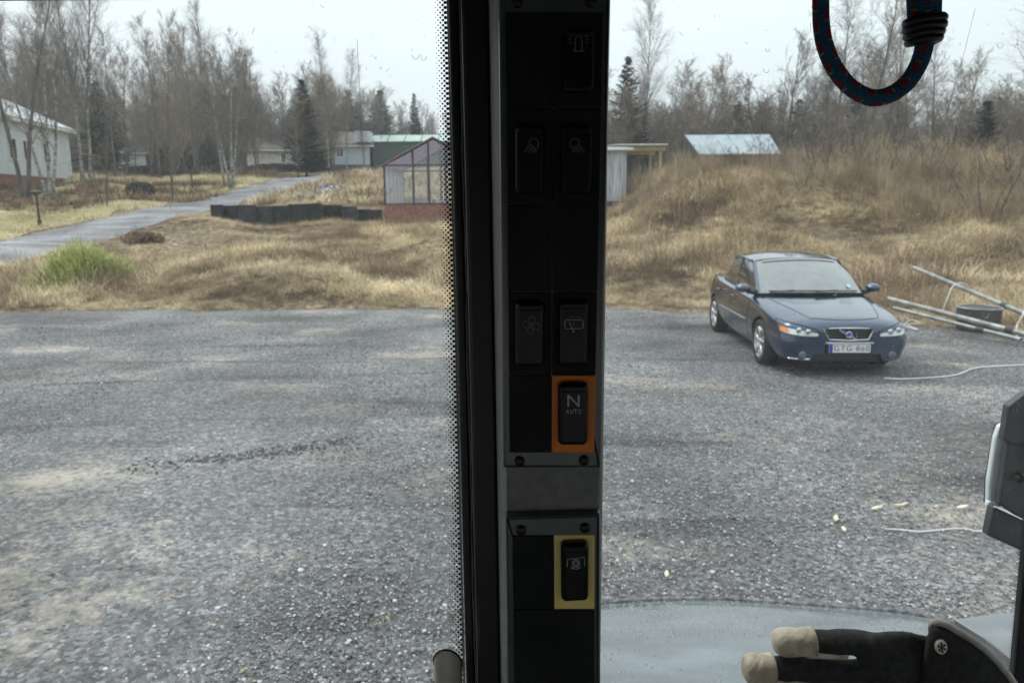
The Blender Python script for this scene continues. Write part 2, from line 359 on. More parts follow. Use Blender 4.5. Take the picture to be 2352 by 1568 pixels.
def stalk_clump(seed, ns, lo, hi, mt, twigs=5, rad=.005, spread=.25):
    r = random.Random(seed); b = MB()
    for _ in range(ns):
        p = Vector((r.gauss(0, spread), r.gauss(0, spread), 0)); h = r.uniform(lo, hi); l = Vector((r.gauss(0, .22), r.gauss(0, .22), 1)).normalized()
        q = p + l * h * .5; e = q + (l + Vector((r.gauss(0, .15), r.gauss(0, .15), 0))).normalized() * h * .5
        b.tube([p, q, e], [rad, rad * .8, rad * .35], 3, cap=False)
        for _ in range(twigs):
            t = r.uniform(.35, 1); s0 = p.lerp(q, t * 2) if t < .5 else q.lerp(e, t * 2 - 1)
            dd = (l + Vector((r.gauss(0, .6), r.gauss(0, .6), .2))).normalized() * h * r.uniform(.12, .3)
            b.tube([s0, s0 + dd], [rad * .55, rad * .25], 3, cap=False)
    return b.mesh('clump', mt)
straw = [blade_tuft(k, 64, .22, .58, (1.2, 2.6), M['straw'], wd=.0055) for k in range(4)] + [blade_tuft(10 + k, 30, .3, .7, (.5, 1.8), M['straw'], wd=.005) for k in range(1)]
dead = [stalk_clump(k, 11, .3, .95, M['dead'], rad=.004) for k in range(2)] + [blade_tuft(20 + k, 44, .2, .5, (.8, 2.4), M['dead'], wd=.006) for k in range(2)]
M['brush'] = mat('brown_brush', (.165, .122, .08), (.52, .42, .29), .85, scale=.7, coords='World', rand=.3, spec=.2)
brush = [stalk_clump(30 + k, 14, .9, 2.0, M['brush'], twigs=12, rad=.006, spread=.35) for k in range(3)]
def clutter(n, x0, x1, y0, y1, keep):
    x = rng.uniform(x0, x1, n); y = rng.uniform(y0, y1, n); k = keep(x, y); return x[k], y[k]
def patch(x, y, s, ph): return np.sin(x * s + 1.7 * np.sin(y * s * .8 + ph)) * np.sin(y * s * 1.3 + ph * 2 + np.sin(x * s * .6))
def offroad(x, y): return (np.abs(x + 16.2) > 1.62) & (y > yedge(x) + .05)
x, y = clutter(96000, -30, 32, 12, 40, lambda x, y: offroad(x, y) & ~((x < -17.5) & (y > 24)) & (np.abs(x / y) < .78))
n = len(x); pt = patch(x, y, .9, .4) + .6 * patch(x, y, 2.3, 2.) + rng.normal(0, .35, n)
isd = pt > .22
idx = np.where(isd, 5 + rng.integers(0, 4, n), rng.integers(0, 5, n))
edge = sstep(0, 1.6, y - yedge(x)); sc = (.45 + .55 * edge) * np.minimum(np.exp(rng.normal(-.18, .36, n)), 1.25)
low = sstep(22.5, 26, y) * sstep(-19, -14.5, x) * (1 - sstep(-.5, 2.5, x)); sc = sc * (1 - (.56 - .3 * sstep(-6.5, -5, x)) * low) * np.clip(.82 + .45 * patch(x, y, .55, 2.2), .35, 1.25)
scatter('dry_grass', np.stack([x, y, height(x, y)], 1), straw + dead, idx, rng.random(n) * 6.28, sc * np.where(isd, .72, 1), label='dry straw coloured grass and dead weeds covering the bank')
x, y = clutter(11000, 4.6, 34, 19, 36, lambda x, y: (np.abs(x / y) < .8) & (height(x, y) > 1.5) & (y > yedge(x) + 4))
n = len(x); k = patch(x, y, .7, 1.1) + rng.normal(0, .5, n) + .75 * sstep(23, 28, y) > .3; x, y = x[k], y[k]; n = len(x)
scatter('brush', np.stack([x, y, height(x, y)], 1), brush, rng.integers(0, 3, n), rng.random(n) * 6.28, np.exp(rng.normal(-.85, .32, n)) * (.75 + .25 * sstep(22, 28, y)) * (.62 + .38 * sstep(9, 13, x)), label='tall brown leafless brush growing over the mound')
# weeds between road and houses, sparse on the lawn
x, y = clutter(30000, -60, 4, 24, 84, lambda x, y: (np.abs(x / y) < .8) & (((x < -17.9) & (rng.random(len(x)) < .5)) | ((x > -14.0) & (y > 38))))
n = len(x); lw = x < -17.9
shortg = [blade_tuft(50 + k, 30, .08, .22, (.3, 1.4), M['straw'], wd=.008, segs=2, spread=.2) for k in range(2)] + [blade_tuft(60 + k, 40, .25, .6, (.7, 2.0), M['straw'], wd=.012, spread=.2) for k in range(2)] + [blade_tuft(65, 40, .25, .5, (.6, 2.0), M['dead'], wd=.012, spread=.2)]
idx = np.where(lw, np.where((patch(x, y, .25, .3) > .15) & (y > 34), 4, rng.integers(0, 2, n)), 2 + rng.integers(0, 3, n))
scatter('rough_grass', np.stack([x, y, height(x, y)], 1), shortg, idx, rng.random(n) * 6.28, np.exp(rng.normal(0, .25, n)), label='withered grass beside the road and under the birches')
# heap of rubble beside the road
c0 = hit(742, 448); nn = 300
x = c0.x + rng.normal(0, .9, nn) ; y = c0.y + rng.normal(-1, 3.0, nn); x = x + (y - c0.y) * -.12
scatter('rubble', np.stack([x, y, height(x, y) + .08 + .2 * np.exp(-((x - c0.x) / 1.0) ** 2)], 1), st, np.where(rng.random(nn) < .12, 4, rng.integers(0, 4, nn)), rng.random(nn) * 6.28, rng.uniform(.07, .24, nn), label='heap of grey rubble beside the road')
# green reflection in the left pane, built as grass tufts at the yard's edge
p = hit(160, 676); gt = [blade_tuft(70 + k, 26, .3, 1.0, (.2, 1.7), M['reflection_green'], wd=.016, spread=.2) for k in range(2)]
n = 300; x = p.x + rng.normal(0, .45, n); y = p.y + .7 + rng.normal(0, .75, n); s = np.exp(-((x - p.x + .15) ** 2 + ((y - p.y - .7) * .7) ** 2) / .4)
scatter('green_reflection', np.stack([x, y, height(x, y) + .3 * s], 1), gt, rng.integers(0, 2, n), rng.random(n) * 6.28, .5 + .65 * s, label='green window reflection built as a grass clump among the dry weeds by the road')

# ------------------------------------------------------------------ damp air
m = MB(); m.box((0, 141, 15.5), (536, 374, 33.6)); hzo = m.build('haze', []); hzo['kind'] = 'stuff'; hzo['label'] = 'thin grey damp air fading the far trees'
hm = bpy.data.materials.new('damp_air'); hm.use_nodes = True; hn = hm.node_tree.nodes; hn.clear(); ho = hn.new('ShaderNodeOutputMaterial'); hv_ = hn.new('ShaderNodeVolumePrincipled')
hv_.inputs['Color'].default_value = (.86, .9, .92, 1); hv_.inputs['Density'].default_value = .0012; hv_.inputs['Anisotropy'].default_value = .2; hm.node_tree.links.new(hv_.outputs[0], ho.inputs['Volume']); hzo.data.materials.append(hm)

# ------------------------------------------------------------------ trees
def rv(r, s): return Vector((r.gauss(0, s), r.gauss(0, s), r.gauss(0, s)))
def path(r, p, d, L_, n, wob, up):
    pts = [p.copy()]; d = d.normalized()
    for _ in range(n):
        d = (d + rv(r, wob) + Vector((0, 0, up))).normalized(); p = p + d * (L_ / n); pts.append(p.copy())
    return pts
def pt_on(pts, t):
    k = t * (len(pts) - 1); i = min(int(k), len(pts) - 2); return pts[i].lerp(pts[i + 1], k - i), (pts[i + 1] - pts[i]).normalized()
def side_dir(r, ax, ang):
    o = ax.orthogonal().normalized(); o = Matrix.Rotation(r.uniform(0, 6.283), 3, ax) @ o
    return (ax * math.cos(ang) + o * math.sin(ang)).normalized()
def bare_tree(seed, h=10., r0=.11, first=.25, nb=30, blen=.3, ang=(.55, .9), nsub=6, ntw=4, droop=-.02, stems=1, spread=.2, rtw=.010, rise=.06, shape=.5, barkm='bark', twm='twig'):
    r = random.Random(seed); tb = MB(); cb = MB()
    for s in range(stems):
        d = Vector((r.gauss(0, .04), r.gauss(0, .04), 1)) if stems == 1 else Vector((math.cos(s * 6.283 / stems + r.random()) * spread, math.sin(s * 6.283 / stems + r.random()) * spread, 1))
        hh = h * r.uniform(.85, 1.0) if stems > 1 else h
        base = Vector((d.x, d.y, 0)) * .35 if stems > 1 else Vector((0, 0, 0))
        n = 10; tp = path(r, base - Vector((0, 0, .25)), d, hh, n, .035, .03)
        tb.tube(tp, [r0 * (1 + .5 * max(0, 1 - i * 1.2)) * (1 - .92 * (i / n) ** .9) for i in range(n + 1)], 7)
        for k in range(nb // stems if stems > 1 else nb):
            t = first + (1 - first) * (k + r.random()) / (nb // stems if stems > 1 else nb); t = min(t, .985)
            p, ax = pt_on(tp, t); f = (1 - t) / (1 - first)
            bl = h * blen * (.18 + .82 * (f ** shape if t > first + .12 else .6 + .4 * r.random())) * r.uniform(.65, 1.15)
            bp = path(r, p, side_dir(r, ax, r.uniform(*ang)), bl, 5, .07, rise)
            rb = max(rtw * 1.3, r0 * .34 * (1 - t * .75)); cb.tube(bp, [rb * (1 - .7 * i / 5) for i in range(6)], 4, cap=False)
            for j in range(nsub):
                q, ax2 = pt_on(bp, r.uniform(.22, 1)); sl = bl * r.uniform(.22, .5)
                sp_ = path(r, q, side_dir(r, ax2, r.uniform(.35, .85)), sl, 3, .09, rise * .6)
                cb.tube(sp_, [rtw * 1.15, rtw, rtw * .8, rtw * .5], 3, cap=False)
                for m_ in range(ntw):
                    q2, ax3 = pt_on(sp_, r.uniform(.15, 1)); tl = sl * r.uniform(.35, .8)
                    tw = path(r, q2, side_dir(r, ax3, r.uniform(.4, 1.0)), tl, 2, .11, droop)
                    cb.tube(tw, [rtw * .8, rtw * .65, rtw * .3], 3, cap=False)
    return tb.mesh('trunk', M[barkm], True), cb.mesh('crown', M[twm])
def spruce(seed, h=9., wd=.22):
    r = random.Random(seed); tb = MB(); cb = MB()
    tb.tube([(0, 0, -.2), (0, 0, h * .5), (0, 0, h)], [h * .014, h * .009, .01], 6)
    z = h * .08
    while z < h * .985:
        f = 1 - z / h; L_ = h * wd * (f ** .85) * 1.15 + .06; nbr = 6 + int(5 * f)
        for k in range(nbr):
            a = r.uniform(0, 6.283); l = L_ * r.uniform(.65, 1.1); d = Vector((math.cos(a), math.sin(a), 0)); sd_ = Vector((-d.y, d.x, 0))
            p = Vector((0, 0, z)); dr = -.25 * f + .12; ns = max(4, int(l / .13))
            for i in range(ns):
                t = (i + .5) / ns; c = p + d * l * t + Vector((0, 0, dr * l * t * 1.6 + .25 * l * t * t * (1 if f > .2 else 0)))
                for sgn in (-1, 1):
                    nl = (.14 + .30 * l * (1 - t)) * r.uniform(.6, 1.3); e = c + (sd_ * sgn + d * .7).normalized() * nl + Vector((0, 0, r.uniform(-.5, .12) * nl)); ww = d * .07 * r.uniform(.6, 1.5) + Vector((0, 0, r.uniform(-.05, .05)))
                    cb.add([c - ww, c + ww, e + ww * .2, e - ww * .2], [(0, 1, 2, 3)])
        z += h * .021 * (.6 + f)
    return tb.mesh('trunk', M['bark'], True), cb.mesh('crown', M['needle'])
T = {}
for k in range(3): T['birch%d' % k] = bare_tree(100 + k, 15, .13, .2, 56, .27, (.35, .7), 9, 7, -.10, rtw=.0056, barkm='birch', rise=.05)
for k in range(2): T['slim%d' % k] = bare_tree(200 + k, 14, .11, .28, 46, .23, (.35, .65), 9, 7, -.06, rtw=.0056, barkm='bark', rise=.07)
for k in range(3): T['alder%d' % k] = bare_tree(300 + k, 9, .10, .14, 42, .32, (.45, .8), 8, 6, .03, rtw=.0075, barkm='bark', twm='twig_red', rise=.08)
T['clump0'] = bare_tree(400, 13, .12, .3, 60, .24, (.3, .7), 9, 7, -.05, stems=3, spread=.14, rtw=.0056, barkm='bark', rise=.07)
T['clump1'] = bare_tree(401, 11, .10, .25, 57, .26, (.3, .7), 9, 7, -.03, stems=3, spread=.17, rtw=.0056, barkm='birch', rise=.07)
T['vee'] = bare_tree(402, 5.2, .055, .28, 30, .3, (.4, .8), 6, 4, .02, stems=4, spread=.3, rtw=.006, twm='twig_red', rise=.05)
T['shrub'] = bare_tree(403, 3.2, .04, .12, 36, .36, (.4, .9), 6, 4, .03, stems=6, spread=.42, rtw=.006, twm='twig_red', rise=.05)
for k in range(2): T['spruce%d' % k] = spruce(500 + k, 9, .25 + .03 * k)
HT = dict(birch0=15, birch1=15, birch2=15, slim0=14, slim1=14, alder0=9, alder1=9, alder2=9, clump0=13, clump1=11, vee=5.2, shrub=3.2, spruce0=9, spruce1=9)
def tree(kind, px, Y, top=None, label=None, group=None, name='bare_tree', cat='tree', rz=None, base=None, sx=1.0, tilt=(0, 0), height_m=None):
    g0 = base if base is not None else at(px, Y)
    if height_m: s = height_m / HT[kind]
    else: s = (P(px, top, g0.y).z - g0.z) / HT[kind]
    e = empty(name, g0, label, cat, group, rz if rz is not None else random.uniform(0, 6.28), local=True); e.scale = (s * sx, s * sx, s); e.rotation_euler.x = tilt[0]; e.rotation_euler.y = tilt[1]
    link('trunk', T[kind][0], e); link('crown', T[kind][1], e); return e
GB = 'bare birches on the lawn'
tree('clump0', 62, 42, -190, 'bare birch clump with three dark trunks, leftmost in front of the white house', GB, 'birch_tree', rz=.4)
tree('clump1', 118, 47, -60, 'thin multi stemmed birch in front of the right end of the white house', GB, 'birch_tree', rz=1.1)
tree('birch0', 196, 50, -200, 'tall pale birch just right of the white house, left one of the pair', GB, 'birch_tree', sx=.85)
tree('birch1', 214, 49, -150, 'tall pale birch just right of the white house, right one of the pair', GB, 'birch_tree', sx=.85)
tree('vee', 240, 38, 262, 'low bare shrub tree whose stems part in a V beside the road', GB, 'shrub_tree')
tree('slim0', 272, 62, 66, 'slender birch behind the dark round bush', GB, 'birch_tree')
tree('alder0', 398, 46, 40, 'dark trunked tree right of the dark round bush, touching the sky', GB, 'bare_tree', sx=.62)
tree('birch2', 520, 52, 12, 'birch with three white stems above the road, tallest of its group', GB, 'birch_tree', sx=.8)
tree('clump1', 535, 51, 60, 'white stemmed birch clump at the far side of the road', GB, 'birch_tree', rz=2.6)
tree('alder1', 595, 58, 130, 'short dark bare tree before the white cottage, left of its windows', GB, 'bare_tree', sx=.7)
tree('spruce0', 708, 66, 178, 'broad dark spruce right of the white cottage', 'spruces among the bare trees', 'spruce_tree', sx=1.15)
tree('alder2', 690, 64, 220, 'bushy bare tree beside the broad spruce', GB, 'bare_tree', sx=1.0)
tree('birch0', 760, 74, 86, 'tall birch standing beyond the pale blue house', GB, 'birch_tree', sx=.9)
tree('birch1', 800, 78, 118, 'second birch beyond the pale blue house, a little shorter', GB, 'birch_tree', sx=.8)
tree('slim1', 840, 70, 240, 'thin bare tree in front of the pale blue house', GB, 'bare_tree')
tree('clump0', 870, 92, 180, 'bare tree above the long green shed', GB, 'bare_tree', sx=1.2)
tree('spruce1', 248, 74, 182, 'dark spruce top behind the pair of pale birches', 'spruces among the bare trees', 'spruce_tree', sx=1.3)
tree('slim0', 455, 66, 58, 'slim bare tree left of the three white stems', GB, 'bare_tree', sx=1.1)
tree('slim1', 372, 64, 52, 'slim bare tree over the dark trunked one', GB, 'bare_tree', sx=1.1)
tree('spruce0', 958, 100, 212, 'pointed conifer at the right end of the green shed', 'spruces among the bare trees', 'spruce_tree', sx=.7)
GR = 'bare trees of the wood behind the mound'
tree('spruce1', 1436, 58, 126, 'dark green spruce beside the switch pillar, above the shed', 'spruces among the bare trees', 'spruce_tree', sx=1.0)
tree('birch2', 1478, 60, 6, 'tall feathery birch standing alone against the sky behind the shed', GR, 'birch_tree', sx=1.0)
tree('alder0', 1545, 62, 150, 'reddish bare tree left of the blue roof', GR, 'bare_tree')
tree('alder1', 1655, 64, 140, 'bushy bare tree straight above the blue roof', GR, 'bare_tree')
tree('alder2', 1795, 56, 92, 'bushy bare tree right of the blue roof', GR, 'bare_tree', sx=.9)
tree('slim0', 1905, 52, -20, 'tall bare tree framed by the cord loop', GR, 'bare_tree', sx=1.3)
tree('slim1', 1985, 50, -70, 'tallest bare tree, crown rising through the cord loop', GR, 'bare_tree', sx=1.3)
tree('alder0', 2045, 52, 40, 'bushy bare tree behind the right limb of the cord', GR, 'bare_tree')
tree('slim0', 2130, 46, 70, 'thin pale bare tree right of the cord knot', GR, 'bare_tree')
tree('spruce0', 2245, 44, 228, 'low dark spruce at the right edge of the mound', 'spruces among the bare trees', 'spruce_tree', sx=1.4)
tree('birch1', 2345, 33, -150, 'big forked birch at the right edge of the picture', GR, 'birch_tree', sx=1.1, tilt=(0, .05))
tree('alder1', 2215, 50, 130, 'grey bare tree between the spruce and the cord', GR, 'bare_tree')
for px, Y, top in ((1880, 27.5, 250), (1930, 28, 235), (2010, 27, 280), (1760, 28.5, 290), (1840, 26, 330), (2270, 24, 300), (2330, 26, 250), (2120, 28, 290), (1690, 29, 325)):
    tree('shrub', px, Y, top, {1880: 'leafless willow bush on the mound below the cord loop', 1930: 'tallest leafless willow bush on the mound', 2010: 'willow bush on the mound above the car', 1760: 'willow bush on the crest right under the blue roof end', 1840: 'low willow bush on the face of the mound', 2270: 'willow bush in front of the low dark spruce', 2330: 'willow bush at the foot of the big forked birch', 2120: 'willow bush on the crest right of the cord loop', 1690: 'low willow bush on the crest before the blue roof'}[px], 'willow bushes on the mound', 'willow_bush', 'bush', sx=1.1)
# the wood behind reads as one mass
ks = ['birch0', 'birch1', 'birch2', 'slim0', 'slim1', 'alder0', 'alder1', 'alder2', 'spruce0', 'spruce1', 'shrub']
def whole(k):
    bm = bmesh.new(); bm.from_mesh(T[k][0]); nf = len(bm.faces); bm.from_mesh(T[k][1]); bm.faces.ensure_lookup_table()
    me = bpy.data.meshes.new('wood_' + k); 
    for i, f in enumerate(bm.faces): f.material_index = 0 if i < nf else 1
    bm.to_mesh(me); bm.free(); me.materials.append(T[k][0].materials[0]); me.materials.append(T[k][1].materials[0]); return me
wm = [whole(k) for k in ks]
SKY_L = np.array([[-300, 60], [0, 40], [150, 60], [300, 190], [330, 190], [380, 110], [560, 110], [620, 165], [720, 190], [800, 150], [850, 205], [1000, 230], [1200, 230], [1420, 190], [1500, 150], [1560, 190], [1700, 200], [1760, 180], [1860, 120], [2000, 90], [2080, 120], [2200, 160], [2352, 110], [2700, 100]])
pts, idx, scl = [], [], []
for k in range(360):
    px = rng.uniform(-260, 2650); Y = rng.uniform(96, 130) if px < 1250 else rng.uniform(52, 100)
    top = np.interp(px, SKY_L[:, 0], SKY_L[:, 1]); top = top + abs(rng.normal(0, 55)) + (0 if rng.random() < .35 else rng.uniform(20, 150))
    kind = rng.choice(len(ks) - 1, p=[.09, .09, .09, .14, .13, .15, .15, .13, .015, .015]) if rng.random() < .8 else 10
    g0 = at(px, Y); s = (P(px, top, Y).z - g0.z) / HT[ks[kind]]
    if kind >= 8: s *= .72
    if kind == 10: s = rng.uniform(1.0, 1.9)
    pts.append(g0); idx.append(kind); scl.append((s * rng.uniform(.9, 1.3), s * rng.uniform(.9, 1.3), s))
for k in range(100):                     # its nearer edge, behind and between the houses
    px = rng.uniform(120, 900); Y = rng.uniform(90, 99); g0 = at(px, Y); kind = rng.choice([3, 4, 5, 6, 7, 8, 9], p=[.11, .11, .20, .20, .18, .10, .10]); s = rng.uniform(6.5, 10.5) / HT[ks[kind]]
    pts.append(g0); idx.append(kind); scl.append((s * 1.35, s * 1.35, s))
for k in range(28):                      # thin trunks on the lawn side of the houses
    px = rng.choice([rng.uniform(250, 480), rng.uniform(540, 600), rng.uniform(690, 780)]); Y = rng.uniform(68, 84); g0 = at(px, Y); kind = rng.choice([3, 4, 5, 6, 7]); s = rng.uniform(7, 12.5) / HT[ks[kind]]
    pts.append(g0); idx.append(kind); scl.append((s, s, s))
for k in range(420):                     # undergrowth of the wood
    px = rng.uniform(-260, 2650); Y = rng.uniform(97, 125) if px < 1250 else rng.uniform(46, 90)
    g0 = at(px, Y); kind = rng.choice([5, 6, 7, 10, 8, 9], p=[.21, .21, .20, .30, .04, .04]); hgt = rng.uniform(3.2, 7.5); s = hgt / HT[ks[kind]]
    pts.append(g0); idx.append(kind); scl.append((s * 1.5, s * 1.5, s))
scatter('bare_wood', pts, wm, idx, rng.random(len(pts)) * 6.28, np.array(scl), label='grey brown leafless wood standing as one mass behind the houses and mound')

# ------------------------------------------------------------------ buildings
M['white_board'] = mat('white_boards', (.50, .54, .58), (.62, .66, .70), .6, scale=1.2, stretch=(6, 6, .6))
M['pale_blue'] = mat('pale_blue_boards', (.36, .42, .48), (.50, .56, .61), .6, scale=1.5, stretch=(6, 6, .6))
M['cream'] = mat('cream_render', (.48, .47, .43), (.62, .60, .56), .8, scale=2)
M['trim_white'] = mat('white_trim', (.7, .7, .68), None, .5)
M['dark_glass'] = mat('dark_window_glass', (.02, .024, .028), (.05, .06, .065), .08, scale=1)
M['roof_sheet'] = mat('grey_roof_sheet', (.42, .46, .48), (.62, .66, .68), .35, scale=2, metal=.2, stretch=(1, 4, 1))
M['roof_dark'] = mat('dark_roof', (.09, .085, .08), (.17, .16, .15), .8, scale=4)
M['brick_red'] = mat('red_brick', (.17, .085, .065), (.29, .15, .115), .85, scale=9, bump=.4, bscale=30)
M['green_board'] = mat('green_boards', (.03, .06, .045), (.065, .105, .08), .7, scale=2, stretch=(6, 6, 1))
M['green_sheet'] = mat('pale_green_sheet', (.30, .42, .36), (.42, .53, .47), .5, scale=1.5)
M['black_board'] = mat('black_boards', (.010, .011, .013), (.034, .036, .042), .7, scale=3, detail=7, stretch=(1, 1, 3), rand=.6)
M['grey_plank'] = mat('weathered_planks', (.24, .25, .27), (.50, .51, .54), .8, scale=3, stretch=(8, 8, .5), rand=.3)
M['dark_base'] = mat('dark_plinth', (.05, .052, .055), (.1, .1, .105), .8, scale=3)
M['yellow_wood'] = mat('yellow_wood', (.30, .225, .10), (.44, .34, .17), .6, scale=4)
M['blue_sheet'] = mat('blue_grey_roof_sheet', (.24, .30, .335), (.42, .48, .51), .4, scale=.9, detail=8)

def house(name, label, a, b_, width, wall_h, rise, z0, wallm, roofm, found=.5, windows=(), over=.45, base_z=None, foundm='brick_red', chimney=None, door=None):
    """gabled house; a->b is the foot of its facing long wall, the ridge lies `width`/2 behind it."""
    a, b_ = Vector((*a, 0)), Vector((*b_, 0)); l = (b_ - a); Ln = l.length; l = l.normalized(); wd = Vector((-l.y, l.x, 0))
    if wd.dot(a) < 0: wd = -wd          # away from the camera
    def q(u, v, z): p = a + l * u + wd * v; return Vector((p.x, p.y, z0 + z))
    e = empty(name, q(Ln / 2, width / 2, 0), label, 'house')
    m = MB(); wl = wall_h
    m.add([q(0, 0, 0), q(Ln, 0, 0), q(Ln, width, 0), q(0, width, 0), q(0, 0, wl), q(Ln, 0, wl), q(Ln, width, wl), q(0, width, wl), q(0, width / 2, wl + rise), q(Ln, width / 2, wl + rise)],
          [(0, 1, 5, 4), (1, 2, 6, 9, 5), (2, 3, 7, 6), (3, 0, 4, 8, 7)])
    m.build('wall', wallm, e)
    m = MB(); t = .14
    for sgn in (0, 1):
        v0 = -over if sgn == 0 else width + over; ze = wl - rise * over / (width / 2)
        pr = [q(-over, v0, ze + .02), q(Ln + over, v0, ze + .02), q(Ln + over, width / 2, wl + rise + .02), q(-over, width / 2, wl + rise + .02)]
        m.prism(pr, (0, 0, t))
    rf = m.build('roof', roofm, e)
    m = MB(); m.prism([q(.06, .06, -2), q(Ln - .06, .06, -2), q(Ln - .06, width - .06, -2), q(.06, width - .06, -2)], (0, 0, 2)); m.build('foundation', M[foundm], e)
    m = MB(); m.bar(q(-over, -over + .02, wl - rise * over / (width / 2) - .05), q(Ln + over, -over + .02, wl - rise * over / (width / 2) - .05), .1, .16); m.build('eaves_board', M['trim_white'], e)
    for (u, z, ww, wh) in windows:
        m = MB(); f = .1
        for (uu, zz, sw, sh) in ((u, z - wh / 2 - f / 2, ww + 2 * f, f), (u, z + wh / 2 + f / 2, ww + 2 * f, f), (u - ww / 2 - f / 2, z, f, wh), (u + ww / 2 + f / 2, z, f, wh), (u, z, .05, wh)):
            rot = Matrix((l, wd, Vector((0, 0, 1)))).transposed()
            m.box(q(uu, -.02, zz), (sw, .08, sh), rot)
        fr = m.build('window', M['trim_white'], e)
        m = MB(); m.box(q(u, .0, z), (ww, .02, wh), rot); m.build('pane', M['dark_glass'], fr)
    if door:
        u, z, ww, wh = door; rot = Matrix((l, wd, Vector((0, 0, 1)))).transposed(); m = MB(); m.box(q(u, -.02, z), (ww, .06, wh), rot); d = m.build('door', M['pale_blue'], e)
        m = MB(); m.box(q(u + ww * .38, -.07, z), (.05, .06, .14), rot); m.build('handle', M['roof_dark'], d)
    if chimney:
        m = MB(); m.box(q(chimney, width / 2, wl + rise + .35), (.6, .6, .9)); m.build('chimney', M['brick_red'], rf)
    return e
zb = P(0, 399, 50).z
house('white_house', 'long white boarded house with grey sheet roof at the left edge', (2 * P(0, 400, 50).x - P(80, 405, 55).x, 44.4), (P(168, 410, 61).x, 61), 8.6, 3.9, 2.0, zb, M['white_board'], M['roof_sheet'], windows=[(4.2, 1.75, .9, 1.3), (7.6, 1.75, 1.0, 1.3), (9.6, 1.75, 1.0, 1.3), (12.6, 1.75, 1.0, 1.3)], base_z=0)
def front_house(name, label, px0, px1, Y, row_base, row_eave, row_ridge, wallm, roofm, skew=2.0, **k):
    p0, p1 = P(px0, 470, Y), P(px1, 470, Y + skew); z0 = P(px0, row_base, Y).z
    return house(name, label, (p0.x, p0.y), (p1.x, p1.y), k.pop('width', 7), P(px0, row_eave, Y).z - z0, P(px0, row_ridge, Y + 3.5).z - P(px0, row_eave, Y).z, z0, wallm, roofm, **k)
front_house('white_cottage', 'small white cottage with two narrow windows behind the low hedge', 578, 690, 88, 387, 340, 319, M['cream'], M['roof_dark'], windows=[(3.9, 1.35, .42, 1.0), (5.1, 1.35, .42, 1.0)], foundm='dark_base', door=(.8 + 4.4 + .9, 1.05, .8, 2.0))
front_house('pale_house', 'low pale house half hidden by the white stemmed birches', 452, 560, 92, 387, 345, 322, M['pale_blue'], M['roof_dark'], windows=[(1.2, 1.3, .8, 1.1), (3.0, 1.3, .8, 1.1)], foundm='dark_base')
front_house('grey_house', 'grey house among trunks behind the dark round bush', 276, 345, 90, 388, 346, 322, M['white_board'], M['roof_dark'], windows=[(1.2, 1.3, .7, 1.0)], foundm='dark_base')
hb = front_house('blue_house', 'pale blue house with dark eaves left of the long green shed', 768, 854, 84, 378, 330, 306, M['pale_blue'], M['roof_dark'], windows=[(.9, 1.3, .6, .9)], foundm='dark_base', skew=1)
m = MB(); q0, q1 = P(815, 326, 83.7), P(846, 301, 83.7); m.box(((q0.x + q1.x) / 2, 85, (q0.z + q1.z) / 2), (q1.x - q0.x, 2.6, q1.z - q0.z)); m.build('dormer', M['white_board'], hb)
# long green shed with a strip of pale green corrugated roof
z0 = P(860, 356, 88).z; x0, x1 = P(858, 400, 88).x, P(1120, 400, 88).x
e = empty('green_shed', ((x0 + x1) / 2, 90, z0), 'long low dark green shed with pale green roof strip', 'shed')
m = MB(); hh = P(858, 326, 88).z - z0; m.prism([(x0, 88, z0 - 1.5), (x1, 88, z0 - 1.5), (x1, 92, z0 - 1.5), (x0, 92, z0 - 1.5)], (0, 0, hh + 1.5)); m.build('wall', M['green_board'], e)
for k in range(7):
    xa, xb = x0 - .2 + (x1 - x0 + .4) * k / 7, x0 - .2 + (x1 - x0 + .4) * (k + 1) / 7
    m = MB(); m.prism([(xa + .05, 87.7, z0 + hh - .02), (xb - .05, 87.7, z0 + hh - .02), (xb - .05, 89.8, z0 + hh + .84), (xa + .05, 89.8, z0 + hh + .84)], (0, .02, .06)); m.build('roof_panel', M['green_sheet'], e)
# low hedge and the dark round bush
def leafy(name, label, cat, center, size, n, mt, leaf=.10, seed=1):
    r = random.Random(seed); m = MB()
    for _ in range(n):
        v = Vector((r.gauss(0, 1), r.gauss(0, 1), r.gauss(0, 1))).normalized() * (r.random() ** .25)
        p = Vector((v.x * size[0] / 2, v.y * size[1] / 2, max(-.9, v.z) * size[2] / 2)); a = Vector((r.gauss(0, 1), r.gauss(0, 1), r.gauss(0, 1))).normalized() * leaf * r.uniform(.5, 1.4); c_ = a.orthogonal() * .6
        m.add([p - a, p + c_, p + a, p - c_], [(0, 1, 2, 3)])
    e = empty(name, center, label, cat, None, local=True)
    f = m.build('foliage', mt, e, recalc=False); k = MB()
    for j in range(7): k.tube([(r.uniform(-.2, .2) * size[0], r.uniform(-.2, .2) * size[1], -size[2] / 2 - .1), (r.uniform(-.35, .35) * size[0], r.uniform(-.3, .3) * size[1], size[2] * .3)], [.03, .012], 4)
    k.build('stem', M['bark'], e); return e
def hedge(name, label, pa, pb, Y, h, seed):
    a, c = at(pa, Y), at(pb, Y); L_ = abs(c.x - a.x)
    return leafy(name, label, 'hedge', ((a.x + c.x) / 2, Y, (a.z + c.z) / 2 + h / 2 - .05), (L_ * 1.05, 1.4, h * 1.15), int(L_ * 900), M['bush_dark'], .11, seed)
hedge('clipped_hedge', 'low dark hedge in front of the white cottage', 565, 705, 76, 1.15, 3)
hedge('clipped_hedge', 'low dark hedge left of the white stemmed birches', 432, 556, 74, .95, 4)
hedge('clipped_hedge', 'low dark hedge behind the dark round bush', 270, 436, 72, .95, 5)
